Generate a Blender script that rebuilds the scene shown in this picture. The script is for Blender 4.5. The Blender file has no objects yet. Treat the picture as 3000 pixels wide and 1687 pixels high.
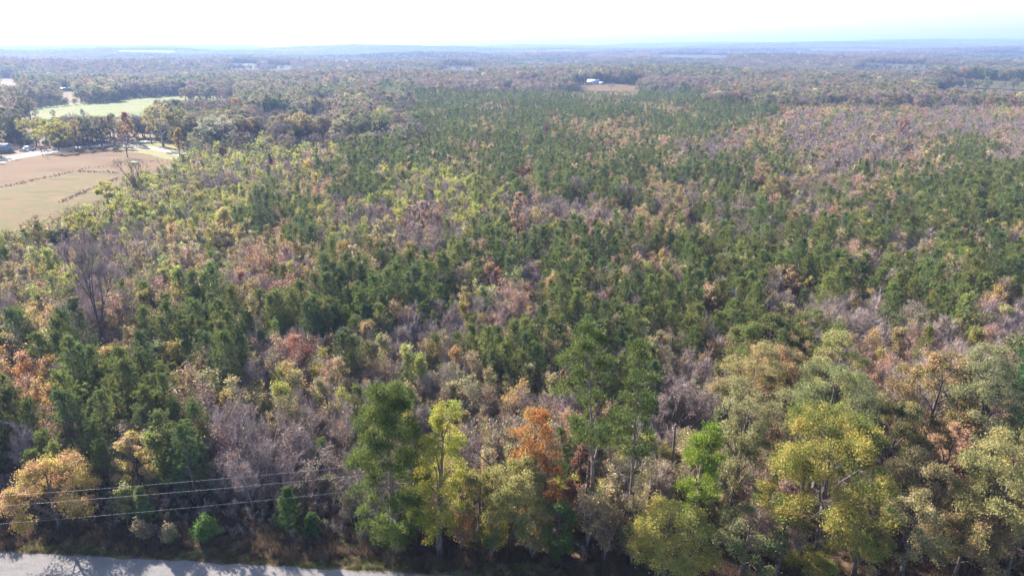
import bpy, bmesh, math, random
import numpy as np
from mathutils import Vector, Matrix, geometry
R_ = math.radians
sc = bpy.context.scene
COL = sc.collection
rng = np.random.default_rng(7)
random.seed(7)

# ------------------------------------------------------------------ camera
FOC = 2000.0                       # focal length in pixels of the 3000 px wide photograph
CAMH = 50.0
PITCH = math.atan((843.5-141)/FOC)
cd = bpy.data.cameras.new('camera'); cam = bpy.data.objects.new('camera', cd); COL.objects.link(cam)
cd.sensor_width = 36.0; cd.lens = 36.0*FOC/3000.0
cd.clip_start = 0.5; cd.clip_end = 60000
cam.location = (0, 0, CAMH); cam.rotation_euler = (math.pi/2-PITCH, 0, 0)
sc.camera = cam

# ------------------------------------------------------------------ sky and sun
SUN_AZ, SUN_EL = R_(-45), R_(29)   # azimuth from +Y towards +X
w = bpy.data.worlds.new('World'); sc.world = w; w.use_nodes = True
nt = w.node_tree; nt.nodes.clear()
sky = nt.nodes.new('ShaderNodeTexSky'); sky.sky_type = 'NISHITA'; sky.sun_disc = False
sky.sun_elevation = SUN_EL; sky.sun_rotation = SUN_AZ
sky.air_density = 1.0; sky.dust_density = 1.6; sky.ozone_density = 1.5
bg = nt.nodes.new('ShaderNodeBackground'); bg.inputs['Strength'].default_value = 0.08
wo = nt.nodes.new('ShaderNodeOutputWorld')
nt.links.new(sky.outputs[0], bg.inputs[0]); nt.links.new(bg.outputs[0], wo.inputs[0])
sd = bpy.data.lights.new('sun', 'SUN'); so = bpy.data.objects.new('sun', sd); COL.objects.link(so)
sd.energy = 5.0; sd.angle = R_(0.53); sd.color = (1.0, 0.92, 0.80)
S = Vector((math.sin(SUN_AZ)*math.cos(SUN_EL), math.cos(SUN_AZ)*math.cos(SUN_EL), math.sin(SUN_EL)))
so.rotation_euler = S.to_track_quat('Z', 'Y').to_euler(); so.location = (0, 0, 120)
sc.view_settings.view_transform = 'Standard'; sc.view_settings.look = 'None'
sc.view_settings.gamma = 1; sc.view_settings.use_curve_mapping = False
sc.view_settings.exposure = 2.2
cy = sc.cycles
cy.max_bounces = 5; cy.diffuse_bounces = 2; cy.glossy_bounces = 2; cy.transmission_bounces = 3
cy.volume_bounces = 1; cy.transparent_max_bounces = 4
cy.caustics_reflective = False; cy.caustics_refractive = False
cy.use_adaptive_sampling = True; cy.adaptive_threshold = 0.02
cy.use_denoising = True; cy.denoising_prefilter = 'ACCURATE'; cy.denoising_input_passes = 'RGB_ALBEDO_NORMAL'

# ------------------------------------------------------------------ projection helpers
cp, sp = math.cos(PITCH), math.sin(PITCH)
def project(P):
    """world points (N,3) -> photograph pixels and depth"""
    P = np.asarray(P, float); z = P[..., 2]-CAMH
    dep = P[..., 1]*cp - z*sp
    up = P[..., 1]*sp + z*cp
    dep = np.maximum(dep, 0.1)
    return 1500+FOC*P[..., 0]/dep, 843.5-FOC*up/dep, dep
def ss(a, b, x):
    t = np.clip((x-a)/(b-a), 0, 1); return t*t*(3-2*t)
# far fields lie on slopes that face this way: pixel column, pixel row, distance, width, depth, ground
SPOTS = [('pasture', 712, 193, 1900, 75, 230, 'farp'), ('pasture', 818, 197, 1850, 60, 160, 'farp'), ('stubble_field', 1336, 201, 1700, 90, 120, 'pale'),
         ('pasture', 1625, 174, 2600, 60, 330, 'farp'), ('stubble_field', 2018, 167, 3000, 290, 260, 'pale'), ('pasture', 2607, 191, 1950, 160, 190, 'pale'),
         ('stubble_field', 2885, 231, 1150, 110, 130, 'pale'), ('stubble_field', 2460, 147, 5200, 480, 260, 'pale'), ('stubble_field', 2930, 154, 4600, 300, 230, 'pale'),
         ('stubble_field', 420, 151, 4600, 330, 260, 'pale'), ('stubble_field', 1640, 149, 5000, 240, 220, 'pale'), ('stubble_field', 1770, 256, 930, 90, 110, 'tan')]
def _spot(fx, fy, D):
    dep = PITCH-math.atan((843.5-fy)/FOC); az = math.atan2((fx-1500)/FOC, cp+(843.5-fy)/FOC*sp)
    return math.sin(az)*D, math.cos(az)*D, CAMH-D*math.tan(dep)
def hgt(x, y):
    x = np.asarray(x, float); y = np.asarray(y, float); d = np.hypot(x, y)
    n1 = np.sin(x/210+1.3+np.sin(y/340))*np.cos(y/230+.5) + .5*np.sin(x/97+y/130+2)
    n2 = np.sin(x/340+.7+1.1*np.sin(y/520))*np.cos(y/185+1.1+.5*np.sin(x/410))
    n3 = np.sin(x/1100+2.1)*np.cos(y/430+.3+.6*np.sin(x/900))+.5*np.sin(x/500-y/620)
    h = ss(560, 1300, d)*5*n1 + ss(900, 1900, d)*12*n2 + ss(2600, 5200, d)*22*n3
    th = x/np.maximum(d, 1)
    h = h + ss(1500, 8500, d)*(26+38*ss(-.35, .55, th))
    h = h + ss(7600, 9800, d)*(6+44*ss(-.15, .6, th)+9*np.sin(x/800+1)+4*np.sin(x/310))
    for nm, fx, fy, D, W_, Dp, mt in SPOTS:
        sx, sy, sz = _spot(fx, fy, D); ux, uy = sx/D, sy/D; v = (x-sx)*ux+(y-sy)*uy; u = (x-sx)*uy-(y-sy)*ux
        k = np.exp(-(np.abs(u)/(W_*.75+60))**4-(np.abs(v+30)/(Dp*.75+110))**4)
        h = h*(1-k)+(sz+np.clip(v, -Dp*1.1, Dp)*.055)*k
    return h
def at(px, py):
    """ground point seen at a pixel"""
    dx, dy, dz = (px-1500)/FOC, cp+(843.5-py)/FOC*sp, -sp+(843.5-py)/FOC*cp
    if dz < -1e-4:
        t = CAMH/-dz
        if math.hypot(t*dx, t*dy) < 500: return (t*dx, t*dy, 0.0)
    t = 300.0
    while t < 14000:
        if CAMH+t*dz <= hgt(t*dx, t*dy): break
        t *= 1.004
    return (t*dx, t*dy, float(hgt(t*dx, t*dy)))
def at_z(px, py, z):
    dx, dy, dz = (px-1500)/FOC, cp+(843.5-py)/FOC*sp, -sp+(843.5-py)/FOC*cp
    t = (z-CAMH)/dz; return (t*dx, t*dy, z)
def inpoly(x, y, poly):
    x = np.asarray(x); y = np.asarray(y); c = np.zeros(x.shape, bool); n = len(poly)
    for i in range(n):
        x1, y1 = poly[i][:2]; x2, y2 = poly[(i+1) % n][:2]
        if y1 == y2: continue
        c ^= ((y1 > y) != (y2 > y)) & (x < (x2-x1)*(y-y1)/(y2-y1)+x1)
    return c

# ------------------------------------------------------------------ materials
def new_mat(name):
    m = bpy.data.materials.new(name); m.use_nodes = True; n = m.node_tree; n.nodes.clear()
    return m, n, n.nodes, n.links
def leaf_material(name, trans, rough, spec, n_scale=.55, hue=.05):
    m, n, N, L = new_mat(name)
    t1 = N.new('ShaderNodeAttribute'); t1.attribute_type = 'INSTANCER'; t1.attribute_name = 'tint'
    t2 = N.new('ShaderNodeAttribute'); t2.attribute_type = 'INSTANCER'; t2.attribute_name = 'tint2'
    lv = N.new('ShaderNodeAttribute'); lv.attribute_name = 'lv'
    sep = N.new('ShaderNodeSeparateXYZ'); L.new(lv.outputs['Vector'], sep.inputs[0])
    tc = N.new('ShaderNodeTexCoord'); nz = N.new('ShaderNodeTexNoise'); nz.inputs['Scale'].default_value = n_scale
    nz.inputs['Detail'].default_value = 1
    L.new(tc.outputs['Object'], nz.inputs['Vector'])
    a = N.new('ShaderNodeMath'); a.operation = 'MULTIPLY_ADD'; a.inputs[1].default_value = .9; a.inputs[2].default_value = -.45
    L.new(sep.outputs[0], a.inputs[0])
    b = N.new('ShaderNodeMath'); b.operation = 'MULTIPLY_ADD'; b.inputs[1].default_value = 3.2; b.inputs[2].default_value = -1.1
    L.new(nz.outputs['Fac'], b.inputs[0])
    s = N.new('ShaderNodeMath'); s.operation = 'ADD'; s.use_clamp = True; L.new(a.outputs[0], s.inputs[0]); L.new(b.outputs[0], s.inputs[1])
    mx = N.new('ShaderNodeMix'); mx.data_type = 'RGBA'; L.new(s.outputs[0], mx.inputs['Factor'])
    L.new(t1.outputs['Color'], mx.inputs['A']); L.new(t2.outputs['Color'], mx.inputs['B'])
    hs = N.new('ShaderNodeHueSaturation'); L.new(mx.outputs['Result'], hs.inputs['Color'])
    h = N.new('ShaderNodeMath'); h.operation = 'MULTIPLY_ADD'; h.inputs[1].default_value = hue; h.inputs[2].default_value = .5-hue/2
    L.new(sep.outputs[1], h.inputs[0]); L.new(h.outputs[0], hs.inputs['Hue'])
    v = N.new('ShaderNodeMath'); v.operation = 'MULTIPLY_ADD'; v.inputs[1].default_value = .56; v.inputs[2].default_value = .72
    L.new(sep.outputs[2], v.inputs[0]); L.new(v.outputs[0], hs.inputs['Value'])
    p = N.new('ShaderNodeBsdfPrincipled'); p.inputs['Roughness'].default_value = rough
    p.inputs['Specular IOR Level'].default_value = spec
    L.new(hs.outputs[0], p.inputs['Base Color'])
    tr = N.new('ShaderNodeBsdfTranslucent'); L.new(hs.outputs[0], tr.inputs['Color'])
    ms = N.new('ShaderNodeMixShader'); ms.inputs[0].default_value = trans
    L.new(p.outputs[0], ms.inputs[1]); L.new(tr.outputs[0], ms.inputs[2])
    o = N.new('ShaderNodeOutputMaterial'); L.new(ms.outputs[0], o.inputs[0])
    return m
LEAF = leaf_material('leaf', .42, .55, .14)
NEEDLE = leaf_material('needle', .26, .55, .12, .5, .04)
def bark_material(name, col, col2, sc_=6.0, attr=False):
    m, n, N, L = new_mat(name)
    tc = N.new('ShaderNodeTexCoord'); mp = N.new('ShaderNodeMapping'); mp.inputs['Scale'].default_value = (1, 1, .25)
    L.new(tc.outputs['Object'], mp.inputs[0])
    nz = N.new('ShaderNodeTexNoise'); nz.inputs['Scale'].default_value = sc_; nz.inputs['Detail'].default_value = 3
    L.new(mp.outputs[0], nz.inputs['Vector'])
    cr = N.new('ShaderNodeValToRGB'); cr.color_ramp.elements[0].color = (*col, 1); cr.color_ramp.elements[1].color = (*col2, 1)
    cr.color_ramp.elements[0].position = .35; cr.color_ramp.elements[1].position = .65
    L.new(nz.outputs['Fac'], cr.inputs[0])
    p = N.new('ShaderNodeBsdfPrincipled'); p.inputs['Roughness'].default_value = .85; p.inputs['Specular IOR Level'].default_value = .2
    L.new(cr.outputs[0], p.inputs['Base Color'])
    o = N.new('ShaderNodeOutputMaterial'); L.new(p.outputs[0], o.inputs[0])
    return m
BARK = bark_material('bark', (.07, .055, .05), (.16, .13, .12))
PBARK = bark_material('pine_bark', (.11, .085, .075), (.26, .21, .19))
GBARK = bark_material('grey_bark', (.16, .14, .14), (.34, .31, .30))
TWIG = bark_material('twig', (.21, .165, .16), (.41, .335, .325), 1.5)
def plain(name, col, rough=.6, spec=.4, metal=0, var=.12, scale=4.0, bump=0.0):
    m, n, N, L = new_mat(name)
    tc = N.new('ShaderNodeTexCoord'); nz = N.new('ShaderNodeTexNoise'); nz.inputs['Scale'].default_value = scale
    nz.inputs['Detail'].default_value = 4; L.new(tc.outputs['Object'], nz.inputs['Vector'])
    cr = N.new('ShaderNodeValToRGB')
    cr.color_ramp.elements[0].color = (*[c*(1-var) for c in col], 1); cr.color_ramp.elements[1].color = (*[min(1, c*(1+var)) for c in col], 1)
    cr.color_ramp.elements[0].position = .3; cr.color_ramp.elements[1].position = .7
    L.new(nz.outputs['Fac'], cr.inputs[0])
    p = N.new('ShaderNodeBsdfPrincipled'); p.inputs['Roughness'].default_value = rough
    p.inputs['Specular IOR Level'].default_value = spec; p.inputs['Metallic'].default_value = metal
    L.new(cr.outputs[0], p.inputs['Base Color'])
    o = N.new('ShaderNodeOutputMaterial'); L.new(p.outputs[0], o.inputs[0])
    return m
def ground_material(name, cols, scale, scale2=.02, detail=8, rough=.95, lo=.34, hi=.66):
    """several earth and grass tones mixed by two sizes of noise in world metres"""
    m, n, N, L = new_mat(name)
    tc = N.new('ShaderNodeTexCoord')
    n1 = N.new('ShaderNodeTexNoise'); n1.inputs['Scale'].default_value = scale; n1.inputs['Detail'].default_value = detail; n1.inputs['Roughness'].default_value = .7
    n2 = N.new('ShaderNodeTexNoise'); n2.inputs['Scale'].default_value = scale2; n2.inputs['Detail'].default_value = 5
    L.new(tc.outputs['Object'], n1.inputs['Vector'])
    mp = N.new('ShaderNodeMapping'); mp.inputs['Scale'].default_value = (1, 2.2, 1); mp.inputs['Rotation'].default_value = (0, 0, -.2)
    L.new(tc.outputs['Object'], mp.inputs[0]); L.new(mp.outputs[0], n2.inputs['Vector'])
    a = N.new('ShaderNodeMath'); a.operation = 'MULTIPLY_ADD'; a.inputs[1].default_value = .55; L.new(n1.outputs['Fac'], a.inputs[0])
    b = N.new('ShaderNodeMath'); b.operation = 'MULTIPLY_ADD'; b.inputs[1].default_value = 1.2; b.inputs[2].default_value = -.38
    L.new(n2.outputs['Fac'], b.inputs[0]); L.new(b.outputs[0], a.inputs[2])
    cr = N.new('ShaderNodeValToRGB'); e = cr.color_ramp.elements
    e[0].position = lo; e[0].color = (*cols[0], 1); e[1].position = hi; e[1].color = (*cols[-1], 1)
    for k in range(1, len(cols)-1):
        q = e.new(lo+(hi-lo)*k/(len(cols)-1)); q.color = (*cols[k], 1)
    L.new(a.outputs[0], cr.inputs[0])
    p = N.new('ShaderNodeBsdfPrincipled'); p.inputs['Roughness'].default_value = rough; p.inputs['Specular IOR Level'].default_value = .1
    L.new(cr.outputs[0], p.inputs['Base Color'])
    bp = N.new('ShaderNodeBump'); bp.inputs['Strength'].default_value = .6; bp.inputs['Distance'].default_value = .15
    L.new(n1.outputs['Fac'], bp.inputs['Height']); L.new(bp.outputs[0], p.inputs['Normal'])
    o = N.new('ShaderNodeOutputMaterial'); L.new(p.outputs[0], o.inputs[0])
    return m
M = dict(
    floor=ground_material('forest_floor', [(.07, .05, .035), (.13, .09, .06), (.10, .085, .045), (.17, .115, .08)], .7, .05),
    hay=ground_material('hay_field', [(.060, .031, .011), (.098, .047, .017), (.078, .040, .014), (.11, .058, .022), (.082, .058, .016)], .5, .03),
    hay2=ground_material('hay_field_green', [(.054, .046, .010), (.084, .062, .014), (.105, .054, .019), (.078, .064, .013), (.058, .050, .010), (.11, .068, .022)], .6, .045),
    verge=ground_material('verge', [(.08, .05, .035), (.10, .095, .035), (.15, .10, .06), (.08, .05, .035)], 1.2, .15),
    pasture=ground_material('pasture', [(.070, .105, .016), (.095, .125, .024), (.12, .115, .032), (.085, .10, .024)], .15, .015),
    lawn=ground_material('lawn', [(.12, .14, .04), (.15, .15, .05), (.18, .13, .06)], .3, .04),
    tan=ground_material('tan_field', [(.095, .062, .028), (.12, .075, .032), (.088, .066, .024)], .1, .01),
    brown=ground_material('brown_field', [(.10, .06, .05), (.13, .085, .065), (.11, .08, .05)], .2, .03),
    dirt=ground_material('dirt', [(.14, .075, .05), (.20, .13, .09), (.16, .09, .06)], .3, .06),
    gravel=ground_material('gravel', [(.30, .26, .24), (.38, .34, .31), (.33, .29, .27)], 2.0, .1),
    farp=ground_material('far_pasture', [(.030, .042, .013), (.042, .052, .018), (.05, .05, .022)], .05, .01),
    pale=ground_material('pale_field', [(.050, .056, .020), (.070, .064, .030), (.058, .054, .023)], .05, .006),
    asphalt=ground_material('asphalt', [(.135, .128, .13), (.17, .16, .163), (.15, .142, .145), (.18, .168, .172)], 3.0, .12),
    ditch=ground_material('ditch', [(.035, .022, .016), (.06, .035, .022), (.05, .04, .022)], .8, .2),
)

# ------------------------------------------------------------------ mesh helpers
class Geo:
    """collects triangles with a material index and a 3-value variation per face"""
    def __init__(s): s.V = []; s.F = []; s.M = []; s.A = []; s.n = 0
    def add(s, V, F, m=0, A=None):
        V = np.asarray(V, np.float32); F = np.asarray(F, np.int32)
        if A is None: A = np.full((len(V), 3), .5, np.float32)
        s.V.append(V); s.F.append(F+s.n); s.M.append(np.full(len(F), m, np.int32)); s.A.append(np.asarray(A, np.float32)); s.n += len(V)
    def arrays(s):
        return np.concatenate(s.V), np.concatenate(s.F), np.concatenate(s.M), np.concatenate(s.A)
    def mesh(s, name, mats, smooth=False):
        V, F, Mi, A = s.arrays()
        me = bpy.data.meshes.new(name)
        me.vertices.add(len(V)); me.vertices.foreach_set('co', V.ravel())
        me.loops.add(len(F)*3); me.loops.foreach_set('vertex_index', F.ravel())
        me.polygons.add(len(F)); me.polygons.foreach_set('loop_start', np.arange(0, len(F)*3, 3, dtype=np.int32))
        try: me.polygons.foreach_set('loop_total', np.full(len(F), 3, np.int32))
        except Exception: pass
        me.polygons.foreach_set('material_index', Mi)
        if smooth: me.polygons.foreach_set('use_smooth', np.ones(len(F), bool))
        at_ = me.attributes.new('lv', 'FLOAT_VECTOR', 'POINT'); at_.data.foreach_set('vector', A.ravel())
        for m in mats: me.materials.append(m)
        me.update(calc_edges=True)
        return me
def unit(v): return v/np.maximum(np.linalg.norm(v, axis=-1, keepdims=True), 1e-9)
def segs(g, P0, P1, r0, r1, sides=4, m=0):
    P0 = np.atleast_2d(P0).astype(float); P1 = np.atleast_2d(P1).astype(float); n = len(P0)
    r0 = np.broadcast_to(r0, (n,)); r1 = np.broadcast_to(r1, (n,))
    d = unit(P1-P0); ref = np.where(np.abs(d[:, 2:3]) > .9, np.array([[1., 0, 0]]), np.array([[0, 0, 1.]]))
    u = unit(np.cross(d, ref)); v = np.cross(d, u)
    a = np.arange(sides)*2*np.pi/sides
    ring = np.cos(a)[None, :, None]*u[:, None]+np.sin(a)[None, :, None]*v[:, None]
    V = np.concatenate([P0[:, None]+ring*r0[:, None, None], P1[:, None]+ring*r1[:, None, None]], 1).reshape(-1, 3)
    i = np.arange(sides); j = (i+1) % sides
    f = np.concatenate([np.stack([i, j, j+sides], 1), np.stack([i, j+sides, i+sides], 1)])
    F = (f[None]+(np.arange(n)*2*sides)[:, None, None]).reshape(-1, 3)
    g.add(V, F, m)
def poly_tube(g, pts, rad, sides=6, m=0):
    pts = np.asarray(pts, float)
    segs(g, pts[:-1], pts[1:], np.asarray(rad)[:-1], np.asarray(rad)[1:], sides, m)
def leaves(g, C, size, r, m=0, up=.5, tri=False, A=None, grp=None):
    """leaf-sized faces scattered at C with random tilt"""
    n = len(C); C = np.asarray(C, float)
    nrm = unit(r.normal(size=(n, 3))+np.array([0, 0, up])); t = unit(np.cross(nrm, r.normal(size=(n, 3)))); b = np.cross(nrm, t)
    s = size*(.65+.7*r.random(n))[:, None]
    if A is None:
        A = r.random((n, 3))
        if grp is not None: A[:, 0] = grp
    if tri:
        V = np.stack([C-t*s*.6, C+t*s*.5-b*s*.45, C+t*s*.5+b*s*.45], 1).reshape(-1, 3)
        F = np.arange(n*3).reshape(-1, 3); g.add(V, F, m, np.repeat(A, 3, 0))
    else:
        V = np.stack([C-t*s*.6, C-b*s*.36+nrm*s*.1, C+t*s*.6, C+b*s*.36+nrm*s*.1], 1).reshape(-1, 3)
        q = np.arange(n)[:, None]*4
        F = np.concatenate([q+np.array([[0, 1, 2]]), q+np.array([[0, 2, 3]])]); g.add(V, F, m, np.repeat(A, 4, 0))
def spikes(g, C, D, ln, wd, r, m=0, A=None):
    """thin tapered blades (twigs or needles) from C along D"""
    n = len(C); D = unit(np.asarray(D, float)); s = unit(np.cross(D, r.normal(size=(n, 3))))
    ln = np.broadcast_to(ln, (n,))[:, None]*(.7+.6*r.random((n, 1)))
    V = np.stack([C-s*wd*.5, C+s*wd*.5, C+D*ln], 1).reshape(-1, 3)
    if A is None: A = r.random((n, 3))
    g.add(V, np.arange(n*3).reshape(-1, 3), m, np.repeat(A, 3, 0))

# ------------------------------------------------------------------ tree generators: (trunk geometry, crown geometry)
def gen_pine(seed, H=8.0, R=1.9, base=.10, lod=0, open_=0.0, dens=1.0):
    """young loblolly pine: whorls of rising branches with bottle-brush needle tufts"""
    r = np.random.default_rng(seed); tg, cg = Geo(), Geo()
    lean = r.normal(size=2)*.03*H
    def ax(t): return np.stack([lean[0]*t*t, lean[1]*t*t, H*t], -1)
    ts = np.linspace(0, 1, 7 if lod == 0 else 4); poly_tube(tg, ax(ts), .016*H*(1-ts)+.012, 6 if lod == 0 else 3)
    nw = int((13 if lod == 0 else 10 if lod == 1 else 7)*(1 if H < 12 else 1.4)); B0, B1, RR = [], [], []
    az0 = r.random()*6.28
    lop = r.random()*6.28
    for k in range(nw):
        t = base+(1-base)*((k+r.random()*.5)/nw); nb = r.integers(4, 7) if lod < 2 else 4
        env = ((1-t)/(1-base)+.05)**.62*min(1.0, .62+1.5*t)*1.12
        for j in range(nb):
            if r.random() < open_: continue
            az = az0+k*2.4+j*6.283/nb+r.normal()*.35
            L = R*env*(.65+.5*r.random())*(1+.25*math.cos(az-lop)); el = .35+.75*t+r.normal()*.12
            p0 = ax(np.array(t)); d = np.array([math.cos(az)*math.cos(el), math.sin(az)*math.cos(el), math.sin(el)])
            B0.append(p0); B1.append(p0+d*L); RR.append(L)
    B0, B1, RR = np.array(B0), np.array(B1), np.array(RR)
    # bend tips upward
    Bm = B0+(B1-B0)*.55; B1[:, 2] += .12*RR
    segs(tg, B0, Bm, .018*H**.5*.5, .014, 3); 
    if lod == 0: segs(tg, Bm, B1, .014, .006, 3)
    nt_ = {0: 7, 1: 6, 2: 5}[lod]; nb_ = int({0: 24, 1: 17, 2: 9}[lod]*dens); nl = {0: .30, 1: .34, 2: .46}[lod]; wd = {0: .042, 1: .06, 2: .12}[lod]
    C, D, Gp = [], [], []
    bd = unit(B1-B0)
    for q in range(nt_):
        f = .38+.62*(q+r.random(len(B0)))/nt_
        pt = B0+(Bm-B0)*np.minimum(f/.55, 1)[:, None]+(B1-Bm)*np.clip((f-.55)/.45, 0, 1)[:, None]
        pt = pt+r.normal(size=pt.shape)*(.07+.05*R)*np.array([1, 1, .6])
        C.append(np.repeat(pt, nb_, 0)); dd = np.repeat(bd, nb_, 0)*.75+np.array([0, 0, .45])+r.normal(size=(len(pt)*nb_, 3))*.55
        D.append(dd); Gp.append(np.repeat(r.random(len(pt)), nb_))
    top = ax(np.linspace(.86, 1.0, 6)); C.append(np.repeat(top, nb_*2, 0)); D.append(np.array([0, 0, .9])+r.normal(size=(6*nb_*2, 3))*.5); Gp.append(r.random(12*nb_))
    C = np.concatenate(C); D = np.concatenate(D); Gp = np.concatenate(Gp)
    A = r.random((len(C), 3)); A[:, 0] = Gp
    spikes(cg, C+r.normal(size=C.shape)*.03, D, nl, wd, r, 0, A)
    return tg, cg
def clumped(seed, H, R, base=.28, n_cl=70, per=190, leaf=.17, rc=.95, lod=0, zsq=.72, shape='round', needles=False, gap=0.0, multi=1, twig=300, trunk_r=None, top_h=None):
    """mature crown made of leaf clumps carried on limbs"""
    r = np.random.default_rng(seed); tg, cg = Geo(), Geo()
    tr = trunk_r or .018*H+.05
    lean = r.normal(size=2)*.035*H
    def ax(t): t = np.asarray(t, float); return np.stack([lean[0]*t*t+.12*np.sin(3*t+seed), lean[1]*t*t+.12*np.cos(4*t), H*t], -1)
    tt = .8 if shape != 'cone' else .97
    ts = np.linspace(0, tt, 8 if lod == 0 else 4); rad = tr*(1-.8*ts/tt)+.02; rad[0] *= 1.35
    poly_tube(tg, ax(ts), rad, 7 if lod == 0 else 4)
    zb = base*H; nl = 9 if lod == 0 else 6
    lobes = r.random(5)*6.28
    Cn = []
    for k in range(n_cl):
        u = r.random()
        if shape == 'cone':
            f = r.random()**.8; z = zb+(H-zb)*f; rr = R*(1-f)**.8*(.55+.45*math.sqrt(r.random()))+.15
        elif shape == 'column':
            f = r.random(); z = zb+(H-zb)*f; rr = R*(math.sin(math.pi*(.12+.83*f))**.7)*(.4+.6*math.sqrt(r.random()))
        elif shape == 'vase':
            f = r.random()**.6; z = zb+(H-zb)*f; rr = R*(.25+.75*f)*(.35+.65*math.sqrt(r.random()))
            z -= .12*H*(rr/R)**2
        elif shape == 'round' and lod == 0 or shape == 'round' and n_cl > 30:
            if k == 0:
                nlb = int(np.clip(5+R*2.2, 7, 17)); LB = []
                for q_ in range(nlb):
                    e_ = math.asin(min(1, 1.25*((q_+.5)/nlb)-.28)); a_ = q_*2.39996+r.normal()*.25; u_ = .80+.3*r.random()
                    rl = R*(.30+.16*r.random()); LB.append((math.cos(a_)*math.cos(e_)*(R-rl*.8)*u_, math.sin(a_)*math.cos(e_)*(R-rl*.8)*u_, zb+(H-zb)*.36+((H-zb)*.64-rl*.75)*math.sin(e_)*(.85+.2*r.random()), rl))
            lx, ly, lz, rl = LB[r.integers(len(LB))]; v_ = unit(r.normal(size=3)+np.array([lx/R, ly/R, .55])); v_ = v_*rl*(.55+.4*r.random())
            Cn.append([lx+v_[0], ly+v_[1], lz+v_[2]]); continue
        else:
            cz = r.random()**.75; f = cz; el = math.asin(min(1, cz*1.25-.25)) if cz > .0 else -.2
            rr = R*math.cos(el)*(.62+.38*math.sqrt(r.random())); z = zb+(H-zb)*(.30+.68*math.sin(el)*(.85+.15*r.random()))
        az = r.random()*6.283
        rr *= 1+.16*math.cos(2*az+lobes[0])+.12*math.cos(3*az+lobes[1]+z*.4)
        Cn.append([math.cos(az)*rr, math.sin(az)*rr, z])
    Cn = np.array(Cn); Cn[:, :2] += ax(np.clip(Cn[:, 2]/H, 0, 1))[:, :2]
    if gap > 0: Cn = Cn[r.random(len(Cn)) > gap]
    # limbs
    La, Lb = [], []
    for k in range(nl):
        az = k*2.4+r.random(); t0 = (base*.75+(tt-base*.75)*(k+.3)/nl*.85)
        p0 = ax(t0); f = .55*R*(1.1-.6*k/nl) if shape != 'cone' else .3*R
        p1 = p0+np.array([math.cos(az)*f, math.sin(az)*f, (.18+.25*r.random())*(H-zb)*.6])
        pm = (p0+p1)/2+np.array([0, 0, .06*H*r.random()])
        La += [p0, pm]; Lb += [pm, p1]
        segs(tg, p0, pm, tr*.42*(1-.5*k/nl), tr*.3*(1-.5*k/nl), 5 if lod == 0 else 3); segs(tg, pm, p1, tr*.3*(1-.5*k/nl), tr*.16, 5 if lod == 0 else 3)
    nodes = np.concatenate([np.array(Lb), np.array(La), ax(np.linspace(base, tt, 8))])
    cost = np.linalg.norm(Cn[:, None]-nodes[None], axis=2)+np.maximum(nodes[None, :, 2]-Cn[:, None, 2], 0)*1.5
    near = nodes[cost.argmin(1)]
    mid = (near+Cn)/2+r.normal(size=Cn.shape)*.15
    segs(tg, near, mid, .035 if lod == 0 else .05, .022, 3); segs(tg, mid, Cn, .022, .01, 3)
    n = len(Cn)
    rcs = rc*(.65+.7*r.random(n))
    d = unit(r.normal(size=(n, per, 3))+np.array([0, 0, .35])); rad = (r.random((n, per, 1))**.45)
    out = unit(Cn-np.array([0, 0, zb+.3*(H-zb)]))
    P = Cn[:, None]+d*rad*rcs[:, None, None]*np.array([1, 1, zsq])+out[:, None]*.15*rcs[:, None, None]
    gp = np.repeat(r.random(n), per)
    P = P.reshape(-1, 3); P = P+r.normal(size=P.shape)*rc*np.where(r.random((len(P), 1)) < .3, .34, .07)
    P = P[:, :] ; keep = P[:, 2] > .15
    P = P[keep]; gp = gp[keep]
    if needles:
        dd = unit(d.reshape(-1, 3)[keep]+np.array([0, 0, .5])+r.normal(size=P.shape)*.4)
        A = r.random((len(P), 3)); A[:, 0] = gp
        spikes(cg, P, dd, leaf*1.5, leaf*.42, r, 0, A)
    else:
        leaves(cg, P, leaf, r, 0, .5, lod > 0, grp=np.clip(gp*.6+r.random(len(P))*.4, 0, 1))
    if twig:
        q = r.integers(0, n, twig); spikes(tg, Cn[q]+r.normal(size=(twig, 3))*.04, out[q]+r.normal(size=(twig, 3))*.6, rc*1.0, .03 if lod == 0 else .06, r)
    return tg, cg
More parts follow.
